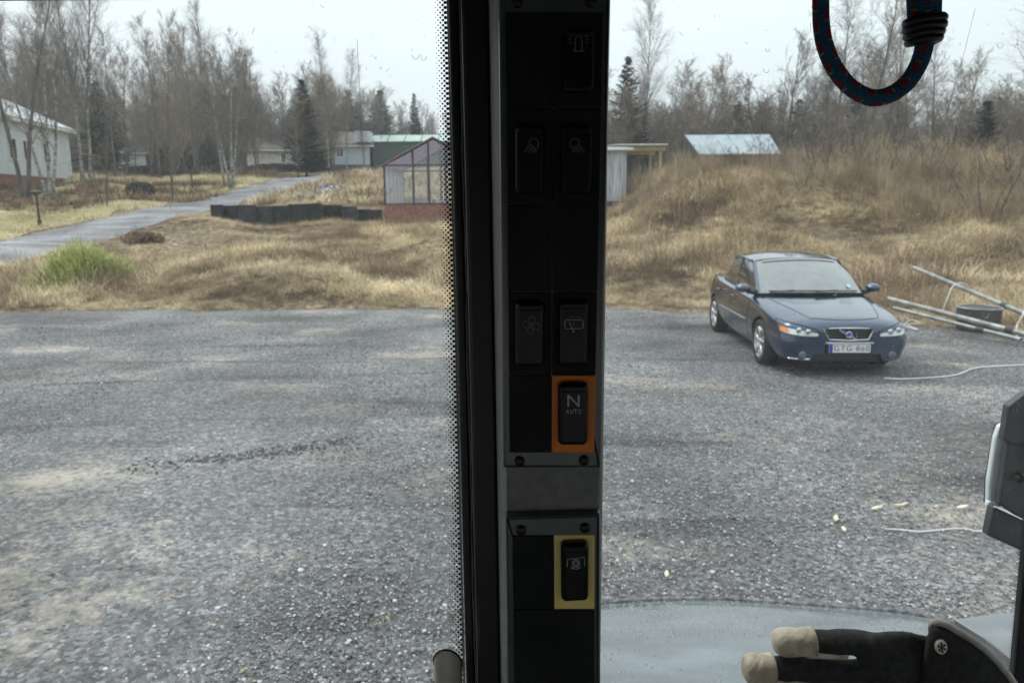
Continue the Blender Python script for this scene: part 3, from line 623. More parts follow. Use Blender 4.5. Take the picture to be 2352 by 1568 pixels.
p = hit(324, 458); leafy('round_bush', 'dark rounded bush on the lawn beside the road', 'bush', (p.x, p.y, p.z + .52), (1.8, 1.2, 1.05), 5200, M['bush_dark'], .055, 9)
p = hit(228, 565); leafy('low_bush', 'low brown withered bush at the near edge of the road', 'bush', (p.x + 1.2, p.y + .6, p.z + .2), (1.5, .8, .45), 1500, M['dead'], .05, 12)
# small garden lamp
p = hit(92, 519); e = empty('garden_lamp', p, 'short black garden lamp post on the lawn at the left', 'lamp')
m = MB(); m.tube([p, p + Vector((0, 0, .25)), p + Vector((0, 0, .3)), p + Vector((0, 0, 1.42))], [.10, .085, .05, .04], 10); m.build('post', M['black_board'], e)
m = MB(); m.tube([p + Vector((0, 0, z)) for z in (1.40, 1.44, 1.5, 1.56)], [.05, .27, .27, .08], 14); m.build('shade', M['black_board'], e)
p = hit(442, 432); e = empty('garden_lamp', p, 'small dark bird table under the trees beyond the road', 'bird table')
m = MB(); m.tube([p, p + Vector((0, 0, 1.0))], .06, 8); m.build('post', M['bark'], e); m = MB(); m.box(p + Vector((0, 0, 1.03)), (.8, .6, .07)); m.build('tray', M['bark'], e); e.name = 'bird_table'

# low wall of black boards
e0 = hit(500, 508); Yw = 31.5
e = empty('board_wall', at(690, Yw), 'low wall of black boards between road and greenhouse', 'wall')
xs = [486, 515, 542, 590, 628, 664, 700, 742, 788, 822, 850, 879]; tops = [470, 472, 471, 474, 473, 469, 468, 471, 474, 481, 482, 481]
for k in range(len(xs) - 1):
    yk = Yw + (.25 if k % 3 == 1 else 0) + .1 * (k % 2); pa, pb = P(xs[k], 505, yk), P(xs[k + 1], 505, yk); top = P(xs[k], tops[k], yk).z; g0 = min(hz(pa.x, yk), hz(pb.x, yk)) - .1
    m = MB(); m.box(((pa.x + pb.x) / 2, yk, (g0 + top) / 2), (pb.x - pa.x - .02, .06, top - g0)); o = m.build('panel', M['black_board'], e)
    m = MB(); m.box((pa.x + .05, yk - .055, (g0 + top) / 2 - .02), (.06, .05, top - g0 - .04)); m.build('batten', M['black_board'], o)

# greenhouse, gable towards the camera
Yg0 = 30.5; xl, xr = P(881, 430, Yg0).x, P(1112, 430, Yg0).x; gz = hz(xl, Yg0) - .3
zb, ze, za = P(881, 471, Yg0).z, P(881, 380, Yg0).z, P(996, 319, Yg0).z; xm = (xl + xr) / 2; dep = 5.5
e = empty('greenhouse', (xm, Yg0 + dep / 2, gz), 'small gabled greenhouse with purple roof on a red brick base', 'greenhouse')
M['gh_bar'] = mat('dark_metal_bar', (.035, .03, .035), (.07, .06, .065), .5)
def clear(name, tint, fac, gloss=.08, rough=.05, dirt=None):
    m = bpy.data.materials.new(name); m.use_nodes = True; n = m.node_tree.nodes; l = m.node_tree.links.new; n.clear()
    o = n.new('ShaderNodeOutputMaterial'); tr = n.new('ShaderNodeBsdfTransparent'); df = n.new('ShaderNodeBsdfDiffuse'); tl = n.new('ShaderNodeBsdfTranslucent'); gl = n.new('ShaderNodeBsdfGlossy')
    tr.inputs[0].default_value = (*tint, 1); df.inputs[0].default_value = (.6, .6, .6, 1); tl.inputs[0].default_value = (.7, .7, .7, 1); gl.inputs['Roughness'].default_value = rough
    if dirt: df.inputs[0].default_value = (*dirt, 1); tl.inputs[0].default_value = (*dirt, 1)
    a = n.new('ShaderNodeMixShader'); a.inputs[0].default_value = .5; l(df.outputs[0], a.inputs[1]); l(tl.outputs[0], a.inputs[2])
    b_ = n.new('ShaderNodeMixShader'); b_.inputs[0].default_value = fac; l(tr.outputs[0], b_.inputs[1]); l(a.outputs[0], b_.inputs[2])
    c_ = n.new('ShaderNodeMixShader'); c_.inputs[0].default_value = gloss; l(b_.outputs[0], c_.inputs[1]); l(gl.outputs[0], c_.inputs[2]); l(c_.outputs[0], o.inputs[0])
    m['_n'] = 1; return m, b_, n, l
M['gh_glass'] = clear('greenhouse_glass', (.95, .97, .97), .04)[0]
M['gh_plastic'] = clear('cloudy_plastic', (.85, .85, .87), .42, .04, dirt=(.62, .62, .66))[0]
M['gh_purple'] = clear('purple_plastic', (.66, .55, .66), .6, .05, dirt=(.50, .40, .50))[0]
m = MB()
for (x0, y0, x1, y1) in ((xl, Yg0, xr, Yg0 + .2), (xl, Yg0 + dep - .2, xr, Yg0 + dep), (xl, Yg0 + .2, xl + .2, Yg0 + dep - .2), (xr - .2, Yg0 + .2, xr, Yg0 + dep - .2)):
    m.prism([(x0, y0, gz), (x1, y0, gz), (x1, y1, gz), (x0, y1, gz)], (0, 0, zb - gz))
m.build('brick_base', M['brick_red'], e)
def zroof(x): return ze + (za - ze) * (1 - abs(x - xm) / (xm - xl))
fr = MB(); ww = .06
def fbar(a, c, s=.06): m = MB(); m.bar(a, c, s); return m.build('frame_bar', M['gh_bar'], e)
cols_ = [xl + .03, P(949, 430, Yg0).x, P(985, 430, Yg0).x, P(1024, 430, Yg0).x, P(1060, 430, Yg0).x, xr - .03]
for yy_ in (Yg0 + .1, Yg0 + dep - .1):
    for x in cols_: fbar((x, yy_, zb), (x, yy_, zroof(x) - .03), .075)
    fbar((xl, yy_, zb + .03), (xr, yy_, zb + .03)); fbar((xl, yy_ + .004, ze), (xr, yy_ + .004, ze)); fbar((xl - .1, yy_, ze - .02), (xm, yy_, za + .02), .09); fbar((xm, yy_, za + .02), (xr + .1, yy_, ze - .02), .09)
for k in range(len(cols_) - 1):
    m = MB(); a, c = cols_[k] + .04, cols_[k + 1] - .04; poly = [(a, Yg0 + .1, zb + .06), (c, Yg0 + .1, zb + .06), (c, Yg0 + .1, zroof(c) - .05)] + ([(xm, Yg0 + .1, za - .05)] if a < xm < c else []) + [(a, Yg0 + .1, zroof(a) - .05)]
    m.prism(poly, (0, .01, 0)); m.build('glass_pane', M['gh_glass'], e)
for xs_, rows_ in ((xl + .04, 9), (xr - .04, 9)):   # corrugated cloudy side walls: sheets between posts
    for k in range(5):
        y0 = Yg0 + .2 + (dep - .4) * k / 5; y1 = Yg0 + .2 + (dep - .4) * (k + 1) / 5 - .03
        m = MB(); m.grid([[(xs_ + .03 * math.sin(j * 1.9), y0 + (y1 - y0) * j / 12, z) for j in range(13)] for z in (zb, ze - .03)]); m.build('side_sheet', M['gh_plastic'], e, recalc=False)
        fbar((xs_, y1 + .015, zb), (xs_, y1 + .015, ze - .02), .05)
for sgn in (-1, 1):
    for k in range(7):
        y0 = Yg0 - .12 + (dep + .24) * k / 7; y1 = Yg0 - .12 + (dep + .24) * (k + 1) / 7 - .03; xe = xl - .12 if sgn < 0 else xr + .12
        m = MB(); m.prism([(xe, y0, ze - .06), (xm, y0, za + .07), (xm, y1, za + .07), (xe, y1, ze - .06)], (0, 0, .02)); m.build('roof_sheet', M['gh_purple'], e)
        fbar((xe, y1 + .015, ze - .05), (xm, y1 + .015, za + .08), .045)
m = MB(); m.box((xm - .3, Yg0 + 2.6, zb + .15), (2.4, .9, .08)); m.build('bench', M['grey_plank'], e)

# weathered shed of vertical planks right of the pillar
Ys = 33.0; x1 = P(1438, 430, Ys).x; x0 = P(1255, 430, Ys).x; g0 = hz(x1, Ys) - .4; zt = P(1420, 346, Ys).z; zm = P(1420, 462, Ys).z
e = empty('plank_shed', ((x0 + x1) / 2, Ys + 1.6, g0), 'grey plank shed on a dark plinth beside the mound', 'shed')
m = MB(); m.box(((x0 + x1) / 2, Ys + 1.6, (g0 + zm) / 2), (x1 - x0 + .06, 3.2, zm - g0)); m.build('plinth', M['dark_base'], e)
npk = 24; pw = (x1 - x0) / npk; pm_ = None
for k in range(npk):
    m = MB(); m.box((x0 + pw * (k + .5), Ys + (.02 if k % 2 else 0), (zm + zt) / 2), (pw - .012, .04, zt - zm)); m.build('plank', M['grey_plank'], e)
for k in range(18):
    m = MB(); m.box((x1, Ys + .1 + (k + .5) * .17, (zm + zt) / 2), (.04, .158, zt - zm)); m.build('plank', M['grey_plank'], e)
m = MB(); m.box(((x0 + x1) / 2, Ys + 1.65, (zm + zt) / 2), (x1 - x0 - .06, 3.0, zt - zm - .01)); m.build('lining', M['dark_base'], e)
m = MB(); zr = zt; m.prism([(x0 - .2, Ys - .3, zr), (x1 + .25, Ys - .3, zr), (x1 + .25, Ys + 3.5, zr + .3), (x0 - .2, Ys + 3.5, zr + .3)], (0, 0, .1)); m.build('roof', M['roof_sheet'], e)
# open shelter with yellow beams
Yk = 41; x0, x1 = P(1425, 350, Yk).x, P(1528, 350, Yk).x; zt = P(1500, 335, Yk).z; g0 = hz(x1, Yk) - .3
e = empty('open_shelter', ((x0 + x1) / 2, Yk + 1.5, g0), 'open shelter with yellow beams behind the plank shed', 'shelter')
for x in (x0 + .1, x1 - .25):
    for y in (Yk, Yk + 3): m = MB(); m.box((x, y, (g0 + zt) / 2 - .15), (.14, .14, zt - g0 - .3)); m.build('post', M['yellow_wood'], e)
for y in (Yk - .1, Yk + 3): m = MB(); m.box(((x0 + x1) / 2, y, zt - .14), (x1 - x0, .12, .26)); m.build('beam', M['yellow_wood'], e)
m = MB(); m.prism([(x0 - .3, Yk - .5, zt), (x1 + .05, Yk - .5, zt), (x1 + .05, Yk + 3.5, zt + .25), (x0 - .3, Yk + 3.5, zt + .25)], (0, 0, .07)); m.build('roof', M['roof_sheet'], e)
m = MB(); m.box(((x0 + x1) / 2, Yk + 3.1, (g0 + zt) / 2 - .2), (x1 - x0, .06, zt - g0 - .5)); m.build('back_wall', M['dark_base'], e)
m = MB(); tp_ = (x1 - 1.0, Yk + 1.2, g0 + 1.9); 
# blue roofed hut behind the crest
Yh = 44; x0, x1 = P(1605, 340, Yh).x, P(1792, 340, Yh).x; zl = P(1600, 352, Yh).z; zr_ = P(1600, 312, Yh + 2.6).z
e = empty('blue_roofed_hut', ((x0 + x1) / 2, Yh + 2.5, zl - 2.2), 'hut whose blue grey metal roof shows above the mound', 'hut')
m = MB(); m.prism([(x0 + .1, Yh + .2, zl - 3), (x1 - .4, Yh + .2, zl - 3), (x1 - .4, Yh + 5, zl - 3), (x0 + .1, Yh + 5, zl - 3)], (0, 0, 3.1)); m.build('wall', M['dark_base'], e)
nr = 6
for k in range(nr):
    u0, u1 = k / nr, (k + 1) / nr - .004; ls = P(1573, 312, Yh + 2.6).x; rs = P(1768, 312, Yh + 2.6).x
    m = MB(); m.prism([(x0 + (x1 - x0) * u0, Yh - .2, zl - .1), (x0 + (x1 - x0) * u1, Yh - .2, zl - .1), (ls + (rs - ls) * u1, Yh + 2.6, zr_), (ls + (rs - ls) * u0, Yh + 2.6, zr_)], (0, .01, .05)); m.build('roof_sheet', M['blue_sheet'], e)
m = MB(); m.prism([(x0 - .2, Yh + 5.3, zl - .1), (x1, Yh + 5.3, zl - .1), (rs, Yh + 2.62, zr_), (ls, Yh + 2.62, zr_)], (0, .01, .05)); m.build('rear_roof', M['roof_dark'], e)
m = MB(); m.prism([(x0, Yh + .2, zl), (ls, Yh + 2.6, zr_ - .02), (x0, Yh + 5, zl)], (.05, 0, 0)); m.build('gable', M['dark_base'], e)

# ------------------------------------------------------------------ parked car
def paint(name, c, metal=.35, rough=.28):
    m = mat(name, tuple(x * .93 for x in c), tuple(x * 1.07 for x in c), rough, metal, scale=3, coat=1.0); m.node_tree.nodes['Principled BSDF'].inputs['Coat Roughness'].default_value = .06; m.node_tree.nodes['Principled BSDF'].inputs['Coat IOR'].default_value = 1.7; return m
M['paint'] = paint('blue_grey_paint', (.017, .043, .095), .70, .22)
M['chrome'] = mat('chrome', (.55, .56, .58), (.7, .7, .72), .15, 1.0)
M['black_plastic'] = mat('black_plastic', (.012, .012, .013), (.025, .025, .026), .5)
M['rubber'] = mat('tyre_rubber', (.012, .012, .012), (.03, .03, .03), .85, scale=20)
M['alloy'] = mat('alloy', (.48, .49, .5), (.68, .68, .7), .3, .6)
M['car_glass'] = mat('car_glass', (.012, .016, .016), (.02, .025, .024), .03, 0, spec=1.0, coat=1.0)
M['screen_glass'] = mat('windscreen_glass', (.05, .065, .068), (.10, .12, .12), .04, .0, spec=1.0, coat=1.0)
for k_, a_ in (('screen_glass', 1.75), ('car_glass', 1.9)): M[k_].node_tree.nodes['Principled BSDF'].inputs['IOR'].default_value = a_
M['lamp_clear'] = mat('headlight_glass', (.62, .64, .65), (.86, .88, .89), .08, .1, scale=9, coat=1.0)
M['fog_glass'] = mat('dull_lamp_glass', (.10, .11, .12), (.18, .19, .20), .2, .3)
M['amber'] = mat('amber_lens', (.75, .20, .03), (.85, .30, .06), .15, coat=1)
M['plate_white'] = mat('plate_white', (.62, .63, .62), (.7, .7, .7), .4)
M['plate_blue'] = mat('plate_blue', (.01, .05, .45), None, .4)
M['seat'] = mat('grey_seat', (.05, .052, .055), None, .8)
CX, CY, CYAW = 4.37, 10.27, R(-92.0)
car = empty('parked_car', (CX, CY, 0.0), 'dark blue saloon car parked on the gravel before the mound', 'car', rz=CYAW, local=True)
ST = [  # x, sill(y,z), waist(y,z), shoulder(y,z), inner(y,z), centre z
 (.90, (.52, .23), (.58, .46), (.52, .63), (.30, .675), .69), (.86, (.66, .21), (.72, .46), (.655, .66), (.42, .705), .722),
 (.74, (.76, .195), (.82, .47), (.765, .69), (.50, .75), .772), (.55, (.79, .19), (.85, .49), (.805, .715), (.55, .785), .808), (.28, (.82, .19), (.885, .51), (.835, .765), (.58, .835), .855),
 (-.02, (.835, .19), (.897, .53), (.85, .81), (.62, .875), .895), (-.30, (.84, .19), (.90, .55), (.855, .845), (.66, .915), .935), (-.50, (.84, .19), (.902, .56), (.858, .865), (.70, .935), .955),
 (-.9, (.84, .19), (.903, .57), (.86, .885), (.73, .945), .96), (-1.5, (.84, .19), (.905, .58), (.862, .91), (.74, .955), .965), (-2.2, (.84, .19), (.905, .60), (.858, .935), (.73, .965), .975),
 (-2.72, (.835, .20), (.90, .62), (.84, .955), (.71, .985), .995), (-3.1, (.81, .22), (.87, .64), (.80, .965), (.64, .995), 1.0), (-3.45, (.75, .25), (.805, .64), (.72, .95), (.54, .975), .98),
 (-3.62, (.66, .28), (.70, .62), (.62, .87), (.42, .90), .905), (-3.67, (.5, .32), (.55, .6), (.45, .78), (.3, .8), .8)]
def ring(s):
    x, a, b_, c_, d_, zc = s
    def lerp(p, q, t): return (p[0] + (q[0] - p[0]) * t, p[1] + (q[1] - p[1]) * t)
    half = [(0, a[1] - .01), (a[0] * .6, a[1] - .01), (a[0] - .05, a[1]), (a[0], a[1] + .04), lerp(a, b_, .5), (b_[0], b_[1] - .05), b_, lerp(b_, c_, .45), (c_[0] + .012, c_[1] - .05), c_, lerp(c_, d_, .4), d_, (d_[0] * .55, d_[1] + (zc - d_[1]) * .65), (0, zc)]
    pts = [Vector((x, y, z)) for y, z in half] + [Vector((x, -y, z)) for y, z in half[-2:0:-1]]
    return pts
rings = []
for i in range(len(ST) - 1):
    for t in ((0, .5) if abs(ST[i][0] - ST[i + 1][0]) > .1 else (0,)):
        rings.append([p.lerp(q, t) for p, q in zip(ring(ST[i]), ring(ST[i + 1]))])
rings.append(ring(ST[-1]))
m = MB(); m.loft(rings); body = m.build('body', [M['paint'], M['black_plastic']], car, smooth=True)
sm = body.modifiers.new('s', 'SUBSURF'); sm.levels = 1; sm.render_levels = 1
cut = []
def cutter(mb):
    o = mb.build('cut', [M['black_plastic'], M['black_plastic']], car); d = body.modifiers.new('b', 'BOOLEAN'); d.operation = 'DIFFERENCE'; d.object = o; d.solver = 'EXACT'; d.material_mode = 'INDEX'; cut.append(o)
def vcut(mb): 
    mb.m = 1; mb.mi = [1] * len(mb.f); cutter(mb)
for x in (0, -2.715):
    for s in (-1, 1): m = MB(); m.tube([(x, s * .60, .315), (x, s * 1.05, .315)], .365, 32); vcut(m)
m = MB(); m.prism([(1.2, -.46, .205), (1.2, .46, .205), (1.2, .42, .315), (1.2, -.42, .315)], (-.40, 0, 0)); vcut(m)      # lower air intake
m = MB(); m.prism([(1.2, -.25, .50), (1.2, .25, .50), (1.2, .325, .645), (1.2, -.325, .645)], (-.36, 0, 0)); vcut(m)         # grille mouth
g_ = .009
for s in (-1, 1):
    for a_, c_ in (((-.62, .25), (-.56, .93)), ((-1.62, .25), (-1.60, .93)), ((-2.46, .62), (-2.62, .95))):                 # door gaps
        m = MB(); m.prism([(a_[0] - g_, s * .86 if False else s * .84, a_[1]), (a_[0] + g_, s * .84, a_[1]), (c_[0] + g_, s * .84, c_[1]), (c_[0] - g_, s * .84, c_[1])], (0, s * .12, 0)); vcut(m)
bpy.context.view_layer.update(); applied(body)
for o in cut: bpy.data.objects.remove(o)
body.data.polygons.foreach_set('use_smooth', [True] * len(body.data.polygons))
try: body.data.set_sharp_from_angle(angle=R(40))
except Exception: pass
from mathutils.bvhtree import BVHTree
bm = bmesh.new(); bm.from_mesh(body.data); BV = BVHTree.FromBMesh(bm); bm.free()
def shell(o, d):
    h = BV.ray_cast(Vector(o), Vector(d).normalized()); return h[0] if h[0] else Vector(o), h[1] if h[0] else -Vector(d)
def on_front(y, z, off=.006):
    p, n_ = shell((2.0, y, z), (-1, 0, 0)); return p + Vector((off, 0, 0))
def on_top(x, y, off=.005): p, n_ = shell((x, y, 2.0), (0, 0, -1)); return p + n_ * off
def on_side(x, z, s, off=.005): p, n_ = shell((x, s * 2, z), (0, -s, 0)); return p + n_ * off
def decal(fn, outline, name, mt, n=10, th=.012, parent=car, dirv=(1, 0, 0), smooth=True):
    """a fitted panel following the body: outline is a function (u,v)->(a,b) on the unit square"""
    rows = [[fn(*outline(i / n, j / n)) for i in range(n + 1)] for j in range(max(2, n // 2) + 1)]
    m = MB(); m.grid(rows); return m.build(name, mt, parent, smooth=smooth, recalc=True)
# hood seam lines, headlights, grille
for s in (-1, 1):
    pts_ = [on_top(x, s * (.40 + .33 * ((.80 - x) / 1.25) ** .8), .001) for x in np.linspace(.74, -.46, 16)]
    m = MB(); m.tube(pts_, .0045, 5); m.build('hood_seam', M['black_plastic'], car)
m = MB(); m.tube([on_top(.80 - .12 * abs(y) ** 2 * 4, y, .001) for y in np.linspace(-.42, .42, 15)], .005, 5); m.build('hood_seam', M['black_plastic'], car)
for s in (-1, 1):
    def ol(u, v, s=s):
        yi, yo = .385, .81; y = yi + (yo - yi) * u
        zb_ = .545 + .035 * u - .014 * math.sin(u * 3.1); zt_ = .662 + .06 * u - .02 * (1 - u) ** 3 * 2
        return (s * y, zb_ + (zt_ - zb_) * v)
    hl = decal(lambda y, z: on_front(y, z, .008), ol, 'headlight', M['lamp_clear'], 12)
    m = MB(); ps = [on_front(*ol(u, 0), .010) for u in np.linspace(0, 1, 12)] + [on_front(*ol(1, v), .010) for v in np.linspace(.2, 1, 4)] + [on_front(*ol(u, 1), .010) for u in np.linspace(1, 0, 12)] + [on_front(*ol(0, 0), .010)]
    m.tube(ps, .006, 5); m.build('headlight_rim', M['black_plastic'], hl)
    decal(lambda y, z: on_front(y, z, .013), lambda u, v, s=s: ol((.85 if s < 0 else .95) + (.15 if s < 0 else .05) * u, .08 + .84 * v), 'indicator', M['amber'], 6, parent=hl)
    for uc in (.32, .58):
        c_ = on_front(*ol(uc, .5), .012); m = MB(); m.tube([c_ - Vector((.01, 0, 0)), c_ + Vector((.004, 0, 0)), c_ + Vector((.008, 0, 0))], [.036, .036, .022], 16); m.build('reflector', M['chrome'], hl, smooth=True)
def gy(z): return .25 + (.325 - .25) * (z - .50) / .145
m = MB(); m.box((.78, 0, .572), (.01, .66, .16)); gr = m.build('grille', M['black_plastic'], car)
for z in np.linspace(.515, .63, 7):
    m = MB(); m.box((.80, 0, z), (.012, 2 * gy(z) - .02, .007)); m.build('grille_bar', M['black_plastic'], gr)
xf = .905
m = MB(); m.tube([(xf - .01, -.25, .505), (xf - .03, -.32, .645), (xf - .02, -.15, .652), (xf - .01, 0, .655), (xf - .02, .15, .652), (xf - .03, .32, .645), (xf - .01, .25, .505), (xf + .012, 0, .497), (xf - .01, -.25, .505)], .011, 6); m.build('grille_frame', M['chrome'], car, smooth=True)
m = MB(); m.bar((xf, .08, .515), (xf - .01, -.13, .635), .02, .026); m.build('grille_slash', M['chrome'], car)
ring_ = [(xf + .012, -.01 + .036 * math.cos(t), .572 + .036 * math.sin(t)) for t in np.linspace(0, 6.283, 17)]
m = MB(); m.tube(ring_, .008, 6); m.build('round_emblem', M['chrome'], car, smooth=True)
m = MB(); m.bar((xf + .014, -.05, .60), (xf + .014, -.075, .625), .012); m.bar((xf + .015, -.04, .572), (xf + .015, .02, .572), .014, .018); m.build('emblem_bar', M['plate_blue'], car)
m = MB(); m.tube([(xf + .02, -.30, .462), (xf + .045, 0, .462), (xf + .02, .30, .462)], [(.02, .012)] * 3, 8); m.build('bumper_strip', M['alloy'], car)
for s in (-1, 1):
    m = MB(); m.tube([on_front(s * y, .525 - .02 * (y - .3), .004) for y in np.linspace(.34, .80, 10)], .007, 5); m.build('bumper_seam', M['black_plastic'], car)
    c_ = on_front(s * .57, .30, .0); m = MB(); m.tube([c_ + Vector((-.02, 0, 0)), c_ + Vector((.012, 0, 0)), c_ + Vector((.018, 0, 0))], [.052, .05, .03], 16); fl = m.build('fog_light', M['fog_glass'], car, smooth=True)
    m = MB(); m.tube([on_front(s * y, .245, .006) for y in np.linspace(.48, .72, 6)], .009, 5); m.build('lip_trim', M['chrome'] if s < 0 else M['paint'], car)
    m = MB(); m.tube([on_side(x, .545, s, .006) for x in np.linspace(-.62, -2.35, 14)], [(.016, .008)] * 14, 6); m.build('side_moulding', M['paint'], car, smooth=True)
    for x in (-1.42, -2.36):
        p_ = on_side(x, .80, s, .01); m = MB(); m.tube([p_ + Vector((.10, 0, 0)), p_ + Vector((.05, s * .025, .004)), p_ + Vector((-.05, s * .025, .004)), p_ + Vector((-.10, 0, 0))], [.012, .015, .015, .012], 6); m.build('door_handle', M['paint'], car, smooth=True)
# number plate
FX = .945
m = MB(); m.box((FX, 0, .40), (.012, .52, .112)); npl = m.build('number_plate', M['plate_white'], car)
m = MB(); m.box((FX + .0075, -.238, .40), (.002, .042, .110)); m.build('country_band', M['plate_blue'], npl)
m = MB(); m.box((FX - .03, 0, .385), (.05, .56, .15)); m.build('plate_holder', M['black_plastic'], car)
for zz in (.455, .345): m = MB(); m.box((FX + .0072, 0, zz), (.002, .518, .004)); m.build('plate_edge', M['black_plastic'], npl)
M['ink'] = mat('dark_lettering', (.015, .015, .018), None, .6)
def text_mesh(name, body_, size, ext=.0006, xs=1.0):
    cu = bpy.data.curves.new(name, 'FONT'); cu.body = body_; cu.size = size; cu.extrude = ext; cu.align_x = 'CENTER'; cu.align_y = 'CENTER'; cu.space_character = 1.15
    o = bpy.data.objects.new(name, cu); col.objects.link(o); bpy.context.view_layer.update()
    me = bpy.data.meshes.new_from_object(o.evaluated_get(bpy.context.evaluated_depsgraph_get())); bpy.data.objects.remove(o); me.materials.clear(); return me
def put_text(name, body_, size, mtx, mt, parent, bold=0):
    me = text_mesh(name, body_, size); me.transform(mtx); me.materials.append(mt); return link(name, me, parent)
# text x -> car -y seen from the front (car +y is the viewer's right): x axis = +y
tm = Matrix(((0, 0, 1, FX + .0075), (1.08, 0, 0, .022), (0, 1, 0, .398), (0, 0, 0, 1)))
put_text('lettering', 'GTG 860', .098, tm, M['ink'], npl)
# wheels
def wheel(x, s):
    m = MB(); prof = [(.195, .17), (.235, .195), (.275, .205), (.305, .195), (.317, .16), (.317, 0), (.305, -.01), (.235, -.01)]
    n_ = 32; rows = [[(x + r_ * math.cos(t), s * (.685 + y), .317 + r_ * math.sin(t)) for r_, y in prof] for t in np.linspace(0, 2 * math.pi, n_ + 1)]
    m.grid(rows); ty = m.build('wheel', M['rubber'], car, smooth=True)
    m = MB(); prof = [(.21, .175), (.222, .19), (.205, .188), (.19, .13), (.185, .02)]
    m.grid([[(x + r_ * math.cos(t), s * (.685 + y), .317 + r_ * math.sin(t)) for r_, y in prof] for t in np.linspace(0, 2 * math.pi, n_ + 1)]); m.build('rim', M['alloy'], ty, smooth=True)
    m = MB(); m.tube([(x, s * .70, .317), (x, s * .715, .317)], .19, 24); m.build('brake_disc', M['roof_dark'], ty)
    m = MB()
    for k in range(5):
        t = k * 2 * math.pi / 5 + .3
        for dt in (-.13, .13):
            m.tube([(x + .05 * math.cos(t), s * .858, .317 + .05 * math.sin(t)), (x + .13 * math.cos(t + dt * .6), s * .862, .317 + .13 * math.sin(t + dt * .6)), (x + .208 * math.cos(t + dt), s * .868, .317 + .208 * math.sin(t + dt))], [(.026, .014), (.019, .012), (.02, .012)], 6)
    m.tube([(x, s * .84, .317), (x, s * .866, .317), (x, s * .872, .317)], [.055, .052, .03], 16); m.build('spokes', M['alloy'], ty, smooth=True)
for x in (0, -2.715):
    for s in (-1, 1): wheel(x, s)
# cabin: roof with pillars, glass
def V3(*a): return Vector(a)
def cabin_side(s):
    A0, A1 = V3(-.40, s * .70, .945), V3(-1.22, s * .555, 1.335)          # windscreen edge, base and top
    return A0, A1
bases = {'w0': V3(-.30, 0, .965), 'A': V3(-.50, .765, .945), 'B': V3(-1.58, .785, .955), 'C': V3(-2.50, .755, .975), 'D': V3(-2.86, .63, .99), 'r0': V3(-2.98, 0, 1.0)}
tops = {'w0': V3(-1.08, 0, 1.42), 'A': V3(-1.24, .650, 1.36), 'B': V3(-1.72, .675, 1.40), 'C': V3(-2.26, .645, 1.372), 'D': V3(-2.54, .585, 1.33), 'r0': V3(-2.50, 0, 1.395)}
def flip(p, s): return V3(p.x, p.y * s, p.z)
# roof: rows across
m = MB(); rows = []
xs_ = np.linspace(0, 1, 15)
def rail(t):                              # roof edge from front to rear
    ks_ = ['A', 'B', 'C', 'D']; k = t * 3; i = min(int(k), 2); return tops[ks_[i]].lerp(tops[ks_[i + 1]], k - i)
def mid(t): return V3(-1.08 - 1.42 * t, 0, 1.42 + .045 * math.sin(min(1, t * 1.25) * math.pi / 1.25 * 1.0) * (1 if t < .8 else 1) - (.028 * max(0, t - .6) / .4))
for t in xs_:
    e_, c_ = rail(t), mid(t); rows.append([V3(c_.x + (e_.x - c_.x) * abs(u) ** 2, e_.y * u, c_.z + (e_.z - c_.z) * abs(u) ** 3.0) for u in np.linspace(-1, 1, 17)])
m.grid(rows); rf = m.build('roof', M['paint'], car, smooth=True)
def strip(pa, pb, qa, qb, out=.0, n_=8):  # body-coloured pillar between two sloping edges
    mm = MB(); mm.grid([[pa.lerp(pb, t), pa.lerp(pb, t).lerp(qa.lerp(qb, t), .5) + V3(0, out, out * .3), qa.lerp(qb, t)] for t in np.linspace(0, 1, n_)]); return mm
